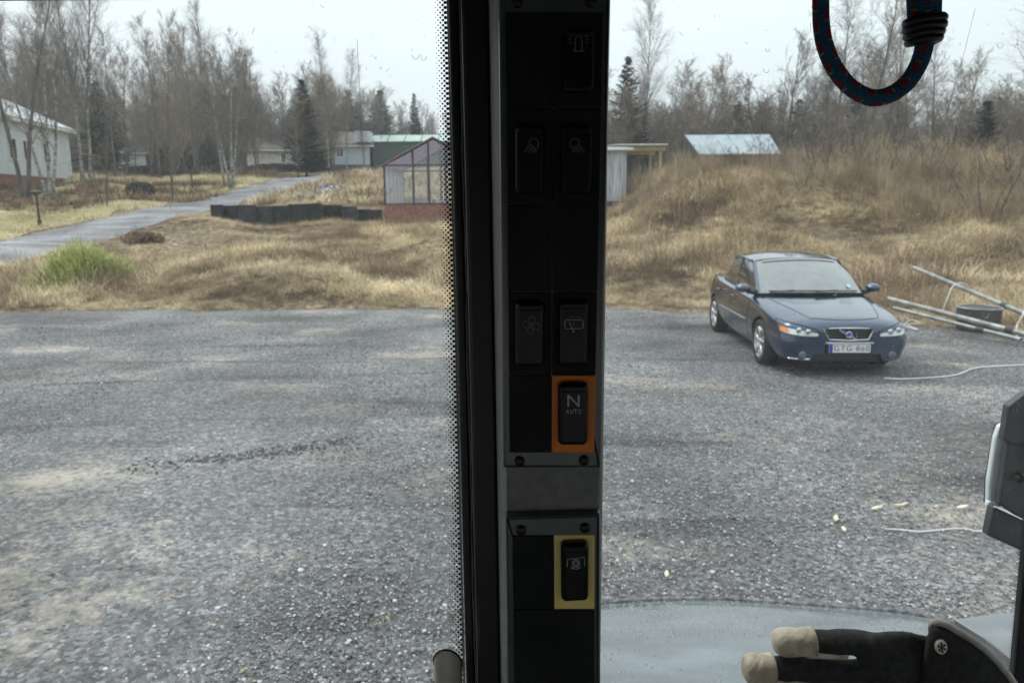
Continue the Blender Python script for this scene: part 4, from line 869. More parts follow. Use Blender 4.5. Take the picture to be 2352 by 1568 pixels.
for s in (-1, 1):
    A, At, D, Dt, C, Ct, B_, Bt = [flip(p, s) for p in (bases['A'], tops['A'], bases['D'], tops['D'], bases['C'], tops['C'], bases['B'], tops['B'])]
    fwd = V3(-.085, 0, 0)
    strip(A + V3(.05, -s * .015, 0), At + V3(.03, -s * .02, .01), A + V3(-.09, s * .012, 0), At + V3(-.06, s * .006, -.01), s * .012).build('front_pillar', M['paint'], car, smooth=True)
    strip(C + V3(.0, 0, -.01), Ct + V3(.0, 0, .0), D + V3(.0, 0, -.01), Dt, s * .01).build('rear_pillar', M['paint'], car, smooth=True)
    # roof rail above the doors
    mm = MB(); mm.tube([flip(rail(t), s) + V3(0, s * .004, -.008) for t in np.linspace(.03, .97, 12)], .022, 8); mm.build('roof_rail', M['paint'], car, smooth=True)
    def side_glass(pa, pb, qa, qb, nm):
        mm = MB(); mm.grid([[pa.lerp(qa, u).lerp(pb.lerp(qb, u), v) + V3(0, s * .018 * math.sin(v * math.pi) - s * .008, 0) for u in np.linspace(0, 1, 7)] for v in np.linspace(0, 1, 7)]); return mm.build(nm, M['car_glass'], car, smooth=True)
    side_glass(A + V3(-.08, 0, .0), At + V3(-.06, 0, -.02), B_, Bt + V3(0, 0, -.02), 'front_side_window'); side_glass(B_ + V3(-.045, 0, 0), Bt + V3(-.045, 0, -.02), C, Ct + V3(0, 0, -.02), 'rear_side_window')
    strip(B_ + V3(.02, 0, 0), Bt + V3(.02, 0, -.02), B_ + V3(-.06, 0, 0), Bt + V3(-.06, 0, -.02), s * .012).build('middle_pillar', M['black_plastic'], car, smooth=True)
    mm = MB(); mm.tube([A + V3(-.05, s * .012, 0), B_ + V3(0, s * .018, 0), C + V3(0, s * .012, 0)], .012, 6); mm.build('window_trim', M['black_plastic'], car)
    # mirror
    mm = MB(); c_ = V3(-.66, s * .95, 1.0)
    mm.loft([[c_ + V3(dx, s * wy * math.cos(t) * .5 + s * oy, hz_ * math.sin(t)) for t in np.linspace(0, 2 * math.pi, 13)[:-1]] for dx, wy, hz_, oy in ((.085, .10, .035, -.01), (.07, .16, .05, 0), (.03, .20, .062, 0), (-.02, .215, .067, .005), (-.045, .21, .066, .006))])
    mi_ = mm.build('side_mirror', M['paint'], car, smooth=True); mm = MB(); mm.tube([c_ + V3(0, -s * .05, -.05), V3(-.60, s * .76, .945)], [(.035, .03), (.05, .03)], 8); mm.build('mirror_foot', M['black_plastic'], mi_, smooth=True)
    mm = MB(); mm.box(c_ + V3(-.051, s * .005, 0), (.004, .17, .12)); mm.build('mirror_glass', M['chrome'], mi_)
def screen(b0, bA, t0, tA, nm, mt, bow):
    rows = []
    for v in np.linspace(0, 1, 9):
        rows.append([])
        for u in np.linspace(-1, 1, 17):
            bb = V3(b0.x + (bA.x - b0.x) * abs(u) ** 2.2, bA.y * u, b0.z + (bA.z - b0.z) * abs(u) ** 2.2); tt = V3(t0.x + (tA.x - t0.x) * abs(u) ** 2.2, tA.y * u, t0.z + (tA.z - t0.z) * abs(u) ** 2.2)
            rows[-1].append(bb.lerp(tt, v) + V3(0, 0, bow * math.sin(v * math.pi)))
    mm = MB(); mm.grid(rows); o = mm.build(nm, mt, car, smooth=True); return o, rows
ws, wr = screen(bases['w0'] + V3(0, 0, -.02), bases['A'] + V3(.03, -.02, -.02), tops['w0'] + V3(0, 0, -.008), tops['A'] + V3(.02, -.025, -.008), 'windscreen', M['screen_glass'], .025)
screen(bases['r0'] + V3(0, 0, -.01), bases['D'] + V3(0, -.01, -.01), tops['r0'] + V3(0, 0, -.01), tops['D'] + V3(0, -.01, -.01), 'rear_window', M['car_glass'], .02)
m = MB(); m.grid([[p + V3(.006, 0, .008) for p in [wr[7][j].lerp(wr[8][j], .35) for j in range(1, 16)]], [p + V3(.006, 0, .008) for p in wr[8][1:16]]]); m.build('shade_band', M['car_glass'], ws)
m = MB(); m.tube([wr[0][j] + V3(.02, 0, .012) for j in range(0, 17)], [(.02, .012)] * 17, 6); m.build('cowl', M['black_plastic'], car)
for y0, y1 in ((-.60, .02), (-.02, .60)):
    m = MB(); pa_, pb_ = wr[1][8].lerp(wr[0][8], .4), None
    def gp(y): 
        u = (y / .70 + 1) * 8; j = min(int(u), 15); return wr[0][j].lerp(wr[0][j + 1], u - j).lerp(wr[1][j].lerp(wr[1][j + 1], u - j), .5) + V3(.012, 0, .016)
    m.tube([gp(y) for y in np.linspace(y0, y1, 7)], .010, 5); wp = m.build('wiper', M['black_plastic'], car)
    m = MB(); m.bar(gp(y0) + V3(.06, 0, -.005), gp((y0 + y1) / 2) + V3(.004, 0, .01), .02, .012); m.build('wiper_arm', M['black_plastic'], wp)
m = MB(); m.box(wr[2][14].lerp(wr[1][14], .5) + V3(.012, -.01, .014), (.08, .05, .003), Matrix.Rotation(R(28), 3, 'Y')); m.build('windscreen_sticker', mat('blue_sticker', (.25, .55, .75), None, .4), ws)

# ------------------------------------------------------------------ pipes, tub, cords and chips beside the car
M['steel'] = mat('grey_pipe', (.17, .175, .165), (.36, .37, .35), .45, .3, scale=5, stretch=(1, 1, 1))
M['cable'] = mat('white_cable', (.62, .64, .63), (.78, .79, .78), .5)
M['tub'] = mat('dark_grey_tub', (.035, .036, .035), (.075, .075, .07), .7, scale=4, bump=.2)
M['chip'] = mat('pale_wood', (.58, .50, .36), (.74, .67, .52), .8, scale=9)
GP = 'steel pipes lying at the edge of the yard'
def pipe(pa, pb, r, label):
    pa, pb = Vector(pa), Vector(pb); e = empty('steel_pipe', (pa + pb) / 2, label, 'pipe', GP)
    m = MB(); n_ = 16; m.tube([pa.lerp(pb, t) for t in np.linspace(0, 1, 6)], r, n_, cap=False); m.build('tube', M['steel'], e, smooth=True)
    d = (pb - pa).normalized(); m = MB(); m.tube([pa + d * .004, pa + d * .01], r * .86, n_); m.build('bore', M['black_board'], e)
    c_ = pa.lerp(pb, .72); m = MB(); m.tube([c_ - d * .07, c_ + d * .07], r * 1.14, n_); m.build('collar', M['tub'], e, smooth=False)
pipe(P(2099, 615, 16.2), P(2420, 748, 11.6), .044, 'grey pipe raised at an angle over the dark tub, topmost of three')
pipe(P(2041, 686, 14.3), P(2460, 795, 11.0), .050, 'grey pipe on the ground, middle of the three by the car')
pipe(P(2052, 707, 13.7), P(2345, 780, 11.4), .034, 'thin brownish pipe in front, lowest of the three by the car')
p = P(2246, 741, 12.9); z0 = hz(p.x, p.y); e = empty('tub', (p.x, p.y, z0), 'dark grey ribbed tub standing under the raised pipe', 'tub')
m = MB(); R0 = .345; m.tube([(p.x, p.y, z0 - .05), (p.x, p.y, z0 + .05), (p.x, p.y, z0 + .10), (p.x, p.y, z0 + .2), (p.x, p.y, z0 + .22), (p.x, p.y, z0 + .40)], [R0 * .93, R0 * .94, R0 * .97, R0 * .97, R0, R0], 28); m.build('shell', M['tub'], e, smooth=False)
m = MB(); m.tube([(p.x + R0 * math.cos(t), p.y + R0 * math.sin(t), z0 + .41) for t in np.linspace(0, 6.2832, 29)], .018, 6); m.build('rim', M['steel'], e, smooth=True)
def catmull(pts, n_=8):
    pts = [Vector(q) for q in pts]; out_ = []
    for i in range(len(pts) - 1):
        a = pts[max(i - 1, 0)]; b_ = pts[i]; c_ = pts[i + 1]; d = pts[min(i + 2, len(pts) - 1)]
        for k in range(n_):
            t = k / n_; out_.append(.5 * ((2 * b_) + (c_ - a) * t + (2 * a - 5 * b_ + 4 * c_ - d) * t * t + (3 * b_ - a - 3 * c_ + d) * t ** 3))
    return out_ + [pts[-1]]
def cord(name, label, pts, r, cat='cable'):
    m = MB(); m.tube(catmull(pts), r, 6); return tag(m.build(name, M['cable'], smooth=True), label, cat)
cord('white_cable', 'white cable looped over the topmost grey pipe', [P(2222, 656, 14.2), P(2208, 650, 14.1), P(2190, 656, 14.05), P(2178, 680, 14.0), P(2166, 712, 14.0)], .010)
cord('white_cable', 'white cable hooked down from the pipe end at the right edge', [P(2356, 706, 12.3), P(2350, 722, 12.2), P(2336, 748, 12.2), P(2334, 768, 12.0), P(2346, 786, 11.9), P(2368, 796, 11.9)], .014)
cord('white_cable', 'small tangle of white cable on the ground beside the headlight', [on_plane(2072, 752, .05), on_plane(2090, 735, .08), on_plane(2112, 742, .06), on_plane(2084, 745, .04), on_plane(2108, 757, .03), on_plane(2070, 747, .05)], .009)
cord('ground_cable', 'white cable on the gravel in front of the car, running off to the right', [on_plane(x, y, .022) for x, y in ((2030, 868), (2070, 870), (2120, 868), (2175, 864), (2205, 858), (2232, 847), (2262, 842), (2300, 840), (2360, 837))], .009, 'cable')
cord('ground_cable', 'white cable on the gravel ending behind the work lamp bracket', [on_plane(x, y, .02) for x, y in ((2032, 1214), (2070, 1216), (2110, 1220), (2150, 1217), (2195, 1213), (2225, 1215), (2245, 1219), (2290, 1213))], .0052, 'cable')
lab = ['pale wood chip on the gravel left of the lamp, biggest of the row', 'pale wood chip second in the row left of the lamp', 'small pale wood chip in the middle of the row by the lamp', 'pale wood chip nearest to the work lamp', 'pale wood chip on the gravel leaning up alone, below the row', 'pale wood chip lowest of the two below the row', 'pale wood chip alone on the gravel beyond the wet fender', 'small pale wood chip beside the second of the row']
for (x, y, ln, an), lb in zip(((2013, 1166, .05, .1), (2064, 1160, .035, -.2), (2150, 1163, .02, 0), (2210, 1164, .045, .05), (1920, 1190, .045, .9), (1938, 1215, .035, 1.3), (1531, 1318, .035, 1.2), (2078, 1157, .025, .1)), lab):
    p = on_plane(x, y, .03); m = MB(); a = Vector((math.cos(an), math.sin(an) * 2.2, .2)).normalized() * ln; s_ = Vector((-a.y, a.x, 0)).normalized() * ln * .38
    m.prism([p - a, p - a * .3 - s_, p + a * .8 - s_ * .7, p + a, p + a * .2 + s_, p - a * .6 + s_ * .8], (0, 0, .008)); tag(m.build('wood_chip', M['chip']), lb, 'wood chip', 'wood chips on the gravel')

# ------------------------------------------------------------------ the tractor round the camera
M['plate_grey'] = mat('grey_metal_plate', (.052, .057, .063), (.075, .081, .088), .28, .0, scale=60, spec=.9)
M['cab_black'] = mat('black_blank', (.004, .0055, .0065), (.013, .0145, .016), .6, scale=22, detail=9, spec=.25, bump=.15, bscale=900, dist=.0004)
M['rocker'] = mat('black_rocker', (.005, .005, .006), (.008, .008, .009), .3, spec=.3)
M['pillar'] = mat('grey_textured_pillar', (.15, .157, .155), (.21, .218, .215), .5, scale=120, bump=.5, bscale=420, dist=.0012)
M['seal'] = mat('black_rubber_seal', (.008, .008, .009), (.014, .014, .015), .45, scale=30)
M['lip'] = mat('worn_rubber_lip', (.03, .03, .03), (.12, .12, .12), .6, scale=60)
M['orange'] = mat('orange_bezel', (.80, .21, .012), (.86, .24, .018), .45)
M['yellow'] = mat('yellow_bezel', (.84, .66, .22), (.88, .71, .26), .5)
M['print'] = mat('grey_print', (.52, .52, .53), (.60, .60, .61), .6)
M['print_dim'] = mat('worn_print', (.22, .22, .23), (.29, .29, .30), .6)
M['screw'] = mat('black_screw', (.012, .012, .012), (.03, .03, .03), .35, .6)
M['frit'] = mat('frit_dot', (.010, .010, .011), (.014, .014, .015), .6)
M['headliner'] = mat('dark_cab_lining', (.030, .032, .034), (.045, .047, .05), .85)
M['wet_paint'] = mat('wet_fender_paint', (.06, .07, .077), (.17, .195, .21), .06, .36, scale=5, detail=8, bump=.35, bscale=95, dist=.004, coat=1.0, stretch=(1, 2.6, 1))
M['wet_paint'].node_tree.nodes['Principled BSDF'].inputs['IOR'].default_value = 1.9; M['wet_paint'].node_tree.nodes['Principled BSDF'].inputs['Coat IOR'].default_value = 1.5
M['bracket'] = mat('black_bracket', (.035, .038, .04), (.07, .073, .075), .5, scale=25, bump=.15, bscale=90, dist=.002)
M['lens'] = mat('work_lamp_lens', (.74, .80, .82), (.86, .89, .90), .25, scale=14, coat=.6)
M['handle'] = mat('grey_metal_handle', (.48, .45, .41), (.66, .62, .57), .42, .5, scale=40)
tr = empty('tractor_cab', (0.02, 0.45, CAM_H - 1.0), 'tractor cab with dark switch pillar between two dirty windows', 'tractor')
def plate(quad, Yf, th, r=.0, bev=.0006, ns=5):
    """rounded plate facing the camera: quad = 4 picture corners (tl, tr, br, bl) on the plane y = Yf, extruded backwards"""
    q = [P(x, y, Yf) for x, y in quad]; q = [Vector((v.x, 0, v.z)) for v in q]; n_ = len(q); outl = []
    for i in range(n_):
        a, c_, d = q[i - 1], q[i], q[(i + 1) % n_]; u = (a - c_).normalized(); v = (d - c_).normalized()
        if r <= 0: outl.append((c_, (u + v).normalized())); continue
        ang = u.angle(v); tl = min(r / math.tan(ang / 2), .48 * (a - c_).length, .48 * (d - c_).length); p0, p1 = c_ + u * tl, c_ + v * tl; cen = c_ + (u + v).normalized() * (tl / math.cos(ang / 2))
        for k in range(ns + 1):
            w_ = (p0 - cen).lerp(p1 - cen, k / ns).normalized() * (p0 - cen).length; outl.append((cen + w_, -w_.normalized()))
    R1 = [Vector((p_.x, Yf + th, p_.z)) for p_, n__ in outl]; R2 = [Vector((p_.x, Yf + bev, p_.z)) for p_, n__ in outl]
    R25 = [Vector((p_.x, Yf + bev * .3, p_.z)) + Vector((n__.x, 0, n__.z)) * bev * .3 for p_, n__ in outl]; R3 = [Vector((p_.x, Yf, p_.z)) + Vector((n__.x, 0, n__.z)) * bev for p_, n__ in outl]
    m = MB(); m.loft([R1, R2, R25, R3]); return m
def lx(a0, a1, row): return a0 + (a1 - a0) * row / 1568           # picture column along a slanted edge (a0 at the top row, a1 at the bottom)
TOP, BOT = -260, 1900
def vstrip(name, e0, e1, Yf, th, mt, bev=.002, parent=tr):
    return plate([(lx(*e0, TOP), TOP), (lx(*e1, TOP), TOP), (lx(*e1, BOT), BOT), (lx(*e0, BOT), BOT)], Yf, th, 0, bev).build(name, mt, parent)
# window panes
glassm, mixn, nn, ll = clear('dirty_window_glass', (.965, .985, .98), .06, gloss=.025, rough=.0, dirt=(.55, .56, .56))
tcn = nn.new('ShaderNodeNewGeometry'); d1 = nn.new('ShaderNodeTexNoise'); d1.inputs['Scale'].default_value = 7; d1.inputs['Detail'].default_value = 9; ll(tcn.outputs['Position'], d1.inputs['Vector'])
d2 = nn.new('ShaderNodeTexNoise'); d2.inputs['Scale'].default_value = 900; d2.inputs['Detail'].default_value = 2; ll(tcn.outputs['Position'], d2.inputs['Vector'])
r1 = nn.new('ShaderNodeMapRange'); r1.inputs[1].default_value = .3; r1.inputs[2].default_value = .72; r1.inputs[3].default_value = .022; r1.inputs[4].default_value = .068; ll(d1.outputs[0], r1.inputs[0])
r2 = nn.new('ShaderNodeMapRange'); r2.inputs[1].default_value = .66; r2.inputs[2].default_value = .76; r2.inputs[3].default_value = 0; r2.inputs[4].default_value = .10; ll(d2.outputs[0], r2.inputs[0])
ad = nn.new('ShaderNodeMath'); ad.operation = 'ADD'; ll(r1.outputs[0], ad.inputs[0]); ll(r2.outputs[0], ad.inputs[1]); ll(ad.outputs[0], mixn.inputs[0]); M['glass'] = glassm
GL, GRt = .50, .68
m = MB(); m.grid([[P(-420, -200, GL), P(1045, -200, GL)], [P(-420, 1900, GL), P(1100, 1900, GL)]]); gl1 = m.build('window_pane', M['glass'], tr, recalc=False); gl1['label'] = 'left window pane, dirty and scratched'
m = MB(); m.grid([[P(1330, -200, GRt), P(2480, -200, GRt)], [P(1330, 1900, GRt), P(2400, 1900, GRt)]]); gl2 = m.build('window_pane', M['glass'], tr, recalc=False); gl2['label'] = 'right window pane, dirty, above the glove'
# printed dot border
def disc(m, c, r, n_=8): m.add([c] + [c + Vector((math.cos(6.2832 * k / n_) * r, 0, math.sin(6.2832 * k / n_) * r)) for k in range(n_)], [(0, 1 + k, 1 + (k + 1) % n_) for k in range(n_)])
m = MB(); pitch = 11.6
for cidx, (off, rr) in enumerate(((-22.5, 1.1), (-17.2, 1.6), (-11.6, 2.2), (-5.8, 2.9), (0, 3.7))):
    row = -40 + (pitch / 2 if cidx % 2 else 0)
    while row < 1600:
        disc(m, P(lx(1022, 1062, row) + off, row, GL - .0012), rr * GL / 1700 * 1.02); row += pitch
m.build('dot_border', M['frit'], gl1, kind='stuff', recalc=False)
vm = MB(); vm.add([P(1024.5, -40, GL - .0014), P(1030, -40, GL - .0014), P(1070, 1600, GL - .0014), P(1064.5, 1600, GL - .0014)], [(0, 1, 2, 3)]); 
M['edge_band'] = mat('grey_edge_band', (.30, .31, .30), (.42, .43, .41), .7, scale=300); vm.build('edge_band', M['edge_band'], gl1, recalc=False)
m = MB()
for cidx, (off, rr) in enumerate(((-17, 1.0), (-13, 1.5), (-8.5, 2.2), (-4, 2.9), (0, 3.6))):
    row = 1180 + (4 if cidx % 2 else 0)
    while row < 1620:
        disc(m, P(2352 - (row - 1290) * .095 + off, row, GRt - .0012), rr * .70 / 1700); row += 8.2
m.build('dot_border', M['frit'], gl2, kind='stuff', recalc=False)
plate([(2478, 0), (2560, 0), (2500, 1900), (2296, 1900)], GRt - .012, .008, 0, .003).build('door_frame', M['seal'], tr)
# scratches, dried drops and specks on the glass
M['scratch'] = mat('dried_water_mark', (.75, .77, .77), (.85, .86, .86), .5)
def marks(gl, x0, x1, Y, n_curl, n_spec, n_drop, seed, lines):
    r = random.Random(seed); m = MB(); e_ = Y + .0008
    for _ in range(n_curl):
        x, y = r.uniform(x0, x1), r.uniform(60, 1000) if r.random() < .8 else r.uniform(0, 1568); a = r.uniform(0, 6.28); c_ = r.gauss(0, .5); L_ = r.uniform(4, 20); ps = []
        for k in range(7): ps.append((x, y)); x += math.cos(a) * L_ / 6; y += math.sin(a) * L_ / 6; a += c_ + r.gauss(0, .35)
        w_ = r.uniform(.25, .6); m.tube([P(u, v, Y - .0006) for u, v in ps], w_ * Y / 1700, 3, cap=False)
    for _ in range(n_spec): disc(m, P(r.uniform(x0, x1), r.uniform(0, 1568), Y - .0006), r.uniform(.4, 1.3) * Y / 1700, 6)
    for _ in range(n_drop):
        x, y = r.uniform(x0, x1), r.uniform(100, 900); s = r.uniform(3.5, 8); m.tube([P(x + s * math.cos(t) * 1.0, y + s * 1.3 * math.sin(t), Y - .0006) for t in np.linspace(-.2, 3.34, 9)],   .5 * Y / 1700, 3, cap=False)
    for (xa, ya, xb, yb, sag) in lines:
        m.tube([P(xa + (xb - xa) * t, ya + (yb - ya) * t + sag * math.sin(t * 3.14), Y - .0006) for t in np.linspace(0, 1, 9)], .42 * Y / 1700, 3, cap=False)
    m.build('scratches', M['scratch'], gl, kind='stuff', recalc=False)
marks(gl1, 0, 1000, GL, 230, 420, 26, 5, [(185, 228, 600, 275, 2), (440, 270, 480, 200, 0), (140, 375, 520, 348, -8), (455, 60, 462, 200, 0), (820, 90, 836, 380, 3), (110, 815, 560, 960, 4), (395, 1130, 480, 1090, 0), (880, 250, 915, 290, 2)])
marks(gl2, 1395, 2345, GRt, 200, 330, 22, 6, [(2195, 200, 2240, 20, 0), (1545, 190, 1560, 400, 3), (2085, 310, 2150, 345, 2), (1730, 600, 1760, 565, 1)])
# pillar, seals
vstrip('window_seal', (1028, 1070), (1055, 1093), .484, .03, M['seal'], .003)
m = MB(); m.tube([P(lx(1055.5, 1093, y) + 1.2 * math.sin(y * .013) + .7 * math.sin(y * .05), y, .474) for y in np.linspace(TOP, BOT, 60)], .0007, 6); m.build('seal_lip', M['lip'], tr, smooth=True)
vstrip('pillar_seal', (1057, 1095), (1126, 1153), .468, .045, M['seal'], .004)
def pring(row):
    xl, xr = lx(1122, 1150, row), lx(1399, 1377, row)
    return [P(xl, row, .476), P(xl + 1.0, row, .462), P(xl + 4, row, .448), P(xl + 9, row, .436), P(xl + 15, row, .4275), P(xl + 22, row, .424), P(xr - 14, row, .424), P(xr - 6, row, .4255), P(xr - 1, row, .43), P(xr + 1, row, .437), P(xr + 1, row, .53), P(xl, row, .53)]
m = MB(); m.loft([pring(y) for y in np.linspace(TOP, BOT, 30)]); pl_ = m.build('pillar', M['pillar'], tr, smooth=True); pl_.data.set_sharp_from_angle(angle=R(50))
YP = .4165
up = plate([(lx(1144, 1159, TOP), TOP), (lx(1403, 1373, TOP), TOP), (1382, 1076), (1154, 1076)], YP, .012, .0014, .0022).build('switch_plate', M['plate_grey'], tr); up['label'] = 'upper switch plate with five rows'
lo = plate([(1159, 1186), (1380, 1180), (1379, BOT), (1171, BOT)], YP, .012, .0014, .0022).build('switch_plate', M['plate_grey'], tr); lo['label'] = 'lower switch plate with the yellow framed switch'
def screw(x, y, parent):
    m = MB(); c_ = P(x, y, YP); m.tube([c_ + Vector((0, .001, 0)), c_ + Vector((0, -.0010, 0)), c_ + Vector((0, -.0018, 0)), c_ + Vector((0, -.0021, 0))], [.0031, .0031, .0024, .0008], 18); s_ = m.build('screw', M['screw'], parent, smooth=True)
    m = MB()
    for a in (.4, .4 + 1.571): m.bar(c_ + Vector((math.cos(a) * .0015, -.00205, math.sin(a) * .0015)), c_ - Vector((math.cos(a) * .0015, .00205, math.sin(a) * .0015)), .0005, .0003)
    m2 = m; m2.v = m2.v; 
    return s_
for x, y in ((1187, 6), (1356, 4), (1193, 1058), (1341, 1056)): screw(x, y, up)
for x, y in ((1197, 1216), (1343, 1211)): screw(x, y, lo)
YB = YP - .0012
def cx_up(u, row): return [1160 + (1170 - 1160) * (row - 28) / 1012, 1270 - 3 * (row - 28) / 1012, 1386 - 21 * (row - 28) / 1012][u]
def cx_lo(u, row): return [1176 + 5 * (row - 1232) / 336, 1272 + 2 * (row - 1232) / 336, 1366][u]
RU = [28, 250, 471, 671, 862, 1040]; RL = [1230, 1399, 1569, 1740]
def cell(cx, col_, r0, r1, g_=.6): return [(cx(col_, r0) + g_, r0 + g_), (cx(col_ + 1, r0) - g_, r0 + g_), (cx(col_ + 1, r1) - g_, r1 - g_), (cx(col_, r1) + g_, r1 - g_)]
def blank(q): plate(q, YB, .004, .0008, .0006).build('blank_plate', M['cab_black'], tr)
SY = YB - .0062
def strokes(lines, wd, parent, name='symbol', mt=None, Y=None, s=None):
    m = MB(); Y = Y or SY - .0001
    for ln in lines: m.tube([P(x, y, Y) for x, y in ln], [(wd * Y / 1700 / 2, wd * Y / 1700 / 2)] * len(ln), 5)
    return m.build(name, mt or M['print_dim'], parent, kind=None)
def arc(cx, cy, rx, ry, a0, a1, n_=14): return [(cx + rx * math.cos(R(a0 + (a1 - a0) * k / n_)), cy + ry * math.sin(R(a0 + (a1 - a0) * k / n_))) for k in range(n_ + 1)]
def switch(q, rq, label, bez='cab_black'):
    """a rocker (the part) in its bezel (sub-part)"""
    rk = plate(rq, SY, .010, .0030, .0024, 6).build('rocker_switch', M['rocker'], tr, smooth=True); rk.data.polygons[-1].use_smooth = False; rk.data.set_sharp_from_angle(angle=R(20)); rk['label'] = label
    plate(q, YB, .004, .0010, .0008).build('bezel', M[bez], rk)
    x0, y0 = (rq[0][0] + rq[3][0]) / 2, rq[0][1]; hgt = rq[3][1] - y0
    # raised crest at the pressed end of the rocker
    plate([(rq[0][0] + 5, rq[0][1] + 5), (rq[1][0] - 5, rq[1][1] + 5), (rq[1][0] - 6, rq[1][1] + 21), (rq[0][0] + 6, rq[0][1] + 21)], SY - .0011, .003, .0012, .0010).build('crest', M['rocker'], rk)
    return rk
# upper plate
blank(cell(cx_up, 0, RU[0], RU[1]))
s1 = switch(cell(cx_up, 1, RU[0], RU[1]), [(1293, 62), (1366, 62), (1364, 212), (1292, 212)], 'rocker switch with a flashing beacon symbol')
strokes([[(1321, 117), (1321, 95)] + arc(1329, 95, 8, 12, 180, 360) + [(1337, 117)], [(1316, 118), (1343, 118)]] + [[(1329 + 17 * math.cos(R(a)), 93 + 15 * math.sin(R(a))), (1329 + 23 * math.cos(R(a)), 93 + 20 * math.sin(R(a)))] for a in (-150, -175, 160, -30, -5, 20, -125, -55)], 1.7, s1)
s2 = switch(cell(cx_up, 0, RU[1], RU[2]), [(1184, 285), (1252, 285), (1249, 445), (1184, 445)], 'left rocker switch with a work lamp symbol, beam to the left')
s3 = switch(cell(cx_up, 1, RU[1], RU[2]), [(1287, 285), (1362, 285), (1358, 445), (1288, 445)], 'right rocker switch with a work lamp symbol, beam to the right')
def lampsym(cx, cy, sg): 
    def f(x, y): a = R(28); return (cx + sg * (x * math.cos(a) - y * math.sin(a)) * 1, cy + (x * math.sin(a) + y * math.cos(a)))
    def g(x, y): u, v = f(x, y); return (u, v)
    L_ = [[g(*p_) for p_ in arc(0, 0, 10, 12, 180, 360)] + [g(10, 6), g(-10, 6), g(-10, 0)]]
    for k, xx in enumerate((-10, -4, 2, 8)): L_.append([(cx - sg * (-xx * .8 + 5) * .9 - sg * 3, cy + 9 + k * .6 + (2 if xx < 0 else 1)), (cx - sg * (-xx * 1.35 + 11) - sg * 4, cy + 23)])
    return L_
def mirrored(lines, cx): return [[(2 * cx - x, y) for x, y in l_] for l_ in lines]
base_l = lampsym(1226, 330, -1); base_l = [[(2 * 1226 - x, y) for x, y in l_] for l_ in lampsym(1226, 330, 1)]
dome = [(1215.5, 330), (1217, 323), (1222, 319), (1229, 318.5), (1235, 322), (1237, 329), (1236, 336), (1231, 342)]
lampL = [dome + [(1215.5, 331.5), (1217, 331)], [(1215, 335), (1204, 350)], [(1219, 338), (1213, 350)], [(1223.5, 340), (1220, 351)], [(1228, 342.5), (1226, 351)], [(1232, 345), (1231, 351)]]
strokes(lampL, 1.7, s2); strokes([[(2 * 1273.2 - x, y) for x, y in l_] for l_ in lampL], 1.7, s3)
blank(cell(cx_up, 0, RU[2], RU[3])); blank(cell(cx_up, 1, RU[2], RU[3]))
s4 = switch(cell(cx_up, 0, RU[3], RU[4]), [(1184, 694), (1251, 694), (1248, 844), (1185, 844)], 'rocker switch with a four bladed fan symbol')
fan = []
for k in range(4):
    a = R(90 * k + 20); ca, sa = math.cos(a), math.sin(a); fan.append([(1220 + (x * ca - y * sa), 747 + (x * sa + y * ca)) for x, y in [(2.5, 0), (5, -6), (11, -9.5), (18, -7.5), (20.5, -1), (17, 5), (10, 4.5), (2.5, 0)]])
strokes(fan + [arc(1220, 747, 2.6, 2.6, 0, 360, 10)], 1.3, s4)
s5 = switch(cell(cx_up, 1, RU[3], RU[4]), [(1284, 690), (1353, 690), (1350, 842), (1283, 842)], 'rocker switch with a window wiper symbol')
strokes([[(1300, 735), (1337, 734.5), (1339, 737), (1339, 752), (1337, 754.5), (1300, 755), (1298, 752), (1298, 738), (1300, 735)], [(1307.5, 740), (1317, 761)], arc(1317.5, 762, 1.2, 1.2, 0, 360, 8)] + [[(1318, y), (1318, y + 2)] for y in (739, 744, 749)] + [[(x, y), (x + 2, y - .6)] for x, y in ((1304, 731), (1309, 728), (1313, 727), (1318, 731), (1323, 727), (1328, 728), (1332, 731))], 1.7, s5, mt=M['print'])
blank(cell(cx_up, 0, RU[4], RU[5]))
s6 = switch(cell(cx_up, 1, RU[4], RU[5], .2), [(1283, 881), (1352, 881), (1350, 1024), (1283, 1024)], 'rocker switch marked N AUTO in an orange bezel', 'orange')
strokes([[(1305.2, 933), (1305.2, 907)], [(1305.2, 907), (1329, 932.5)], [(1329, 933), (1329, 907)]], 4.4, s6, 'lettering', M['print'])
def text_on(body_, cx, cy, wpx, hpx, parent, mt):
    me = text_mesh('lettering', body_, 1.0, .0); xs = [v.co.x for v in me.vertices]; ys = [v.co.y for v in me.vertices]; Y = SY - .0003
    for v in me.vertices: v.co = P(cx + (v.co.x - (min(xs) + max(xs)) / 2) / (max(xs) - min(xs)) * wpx, cy - (v.co.y - (min(ys) + max(ys)) / 2) / (max(ys) - min(ys)) * hpx, Y)
    me.materials.append(mt); return link('lettering', me, parent)
for ch_, cx_ in zip('AUTO', (1303.6, 1313.2, 1322.4, 1332.0)): text_on(ch_, cx_, 944.5, 7.2, 10, s6, M['print'])
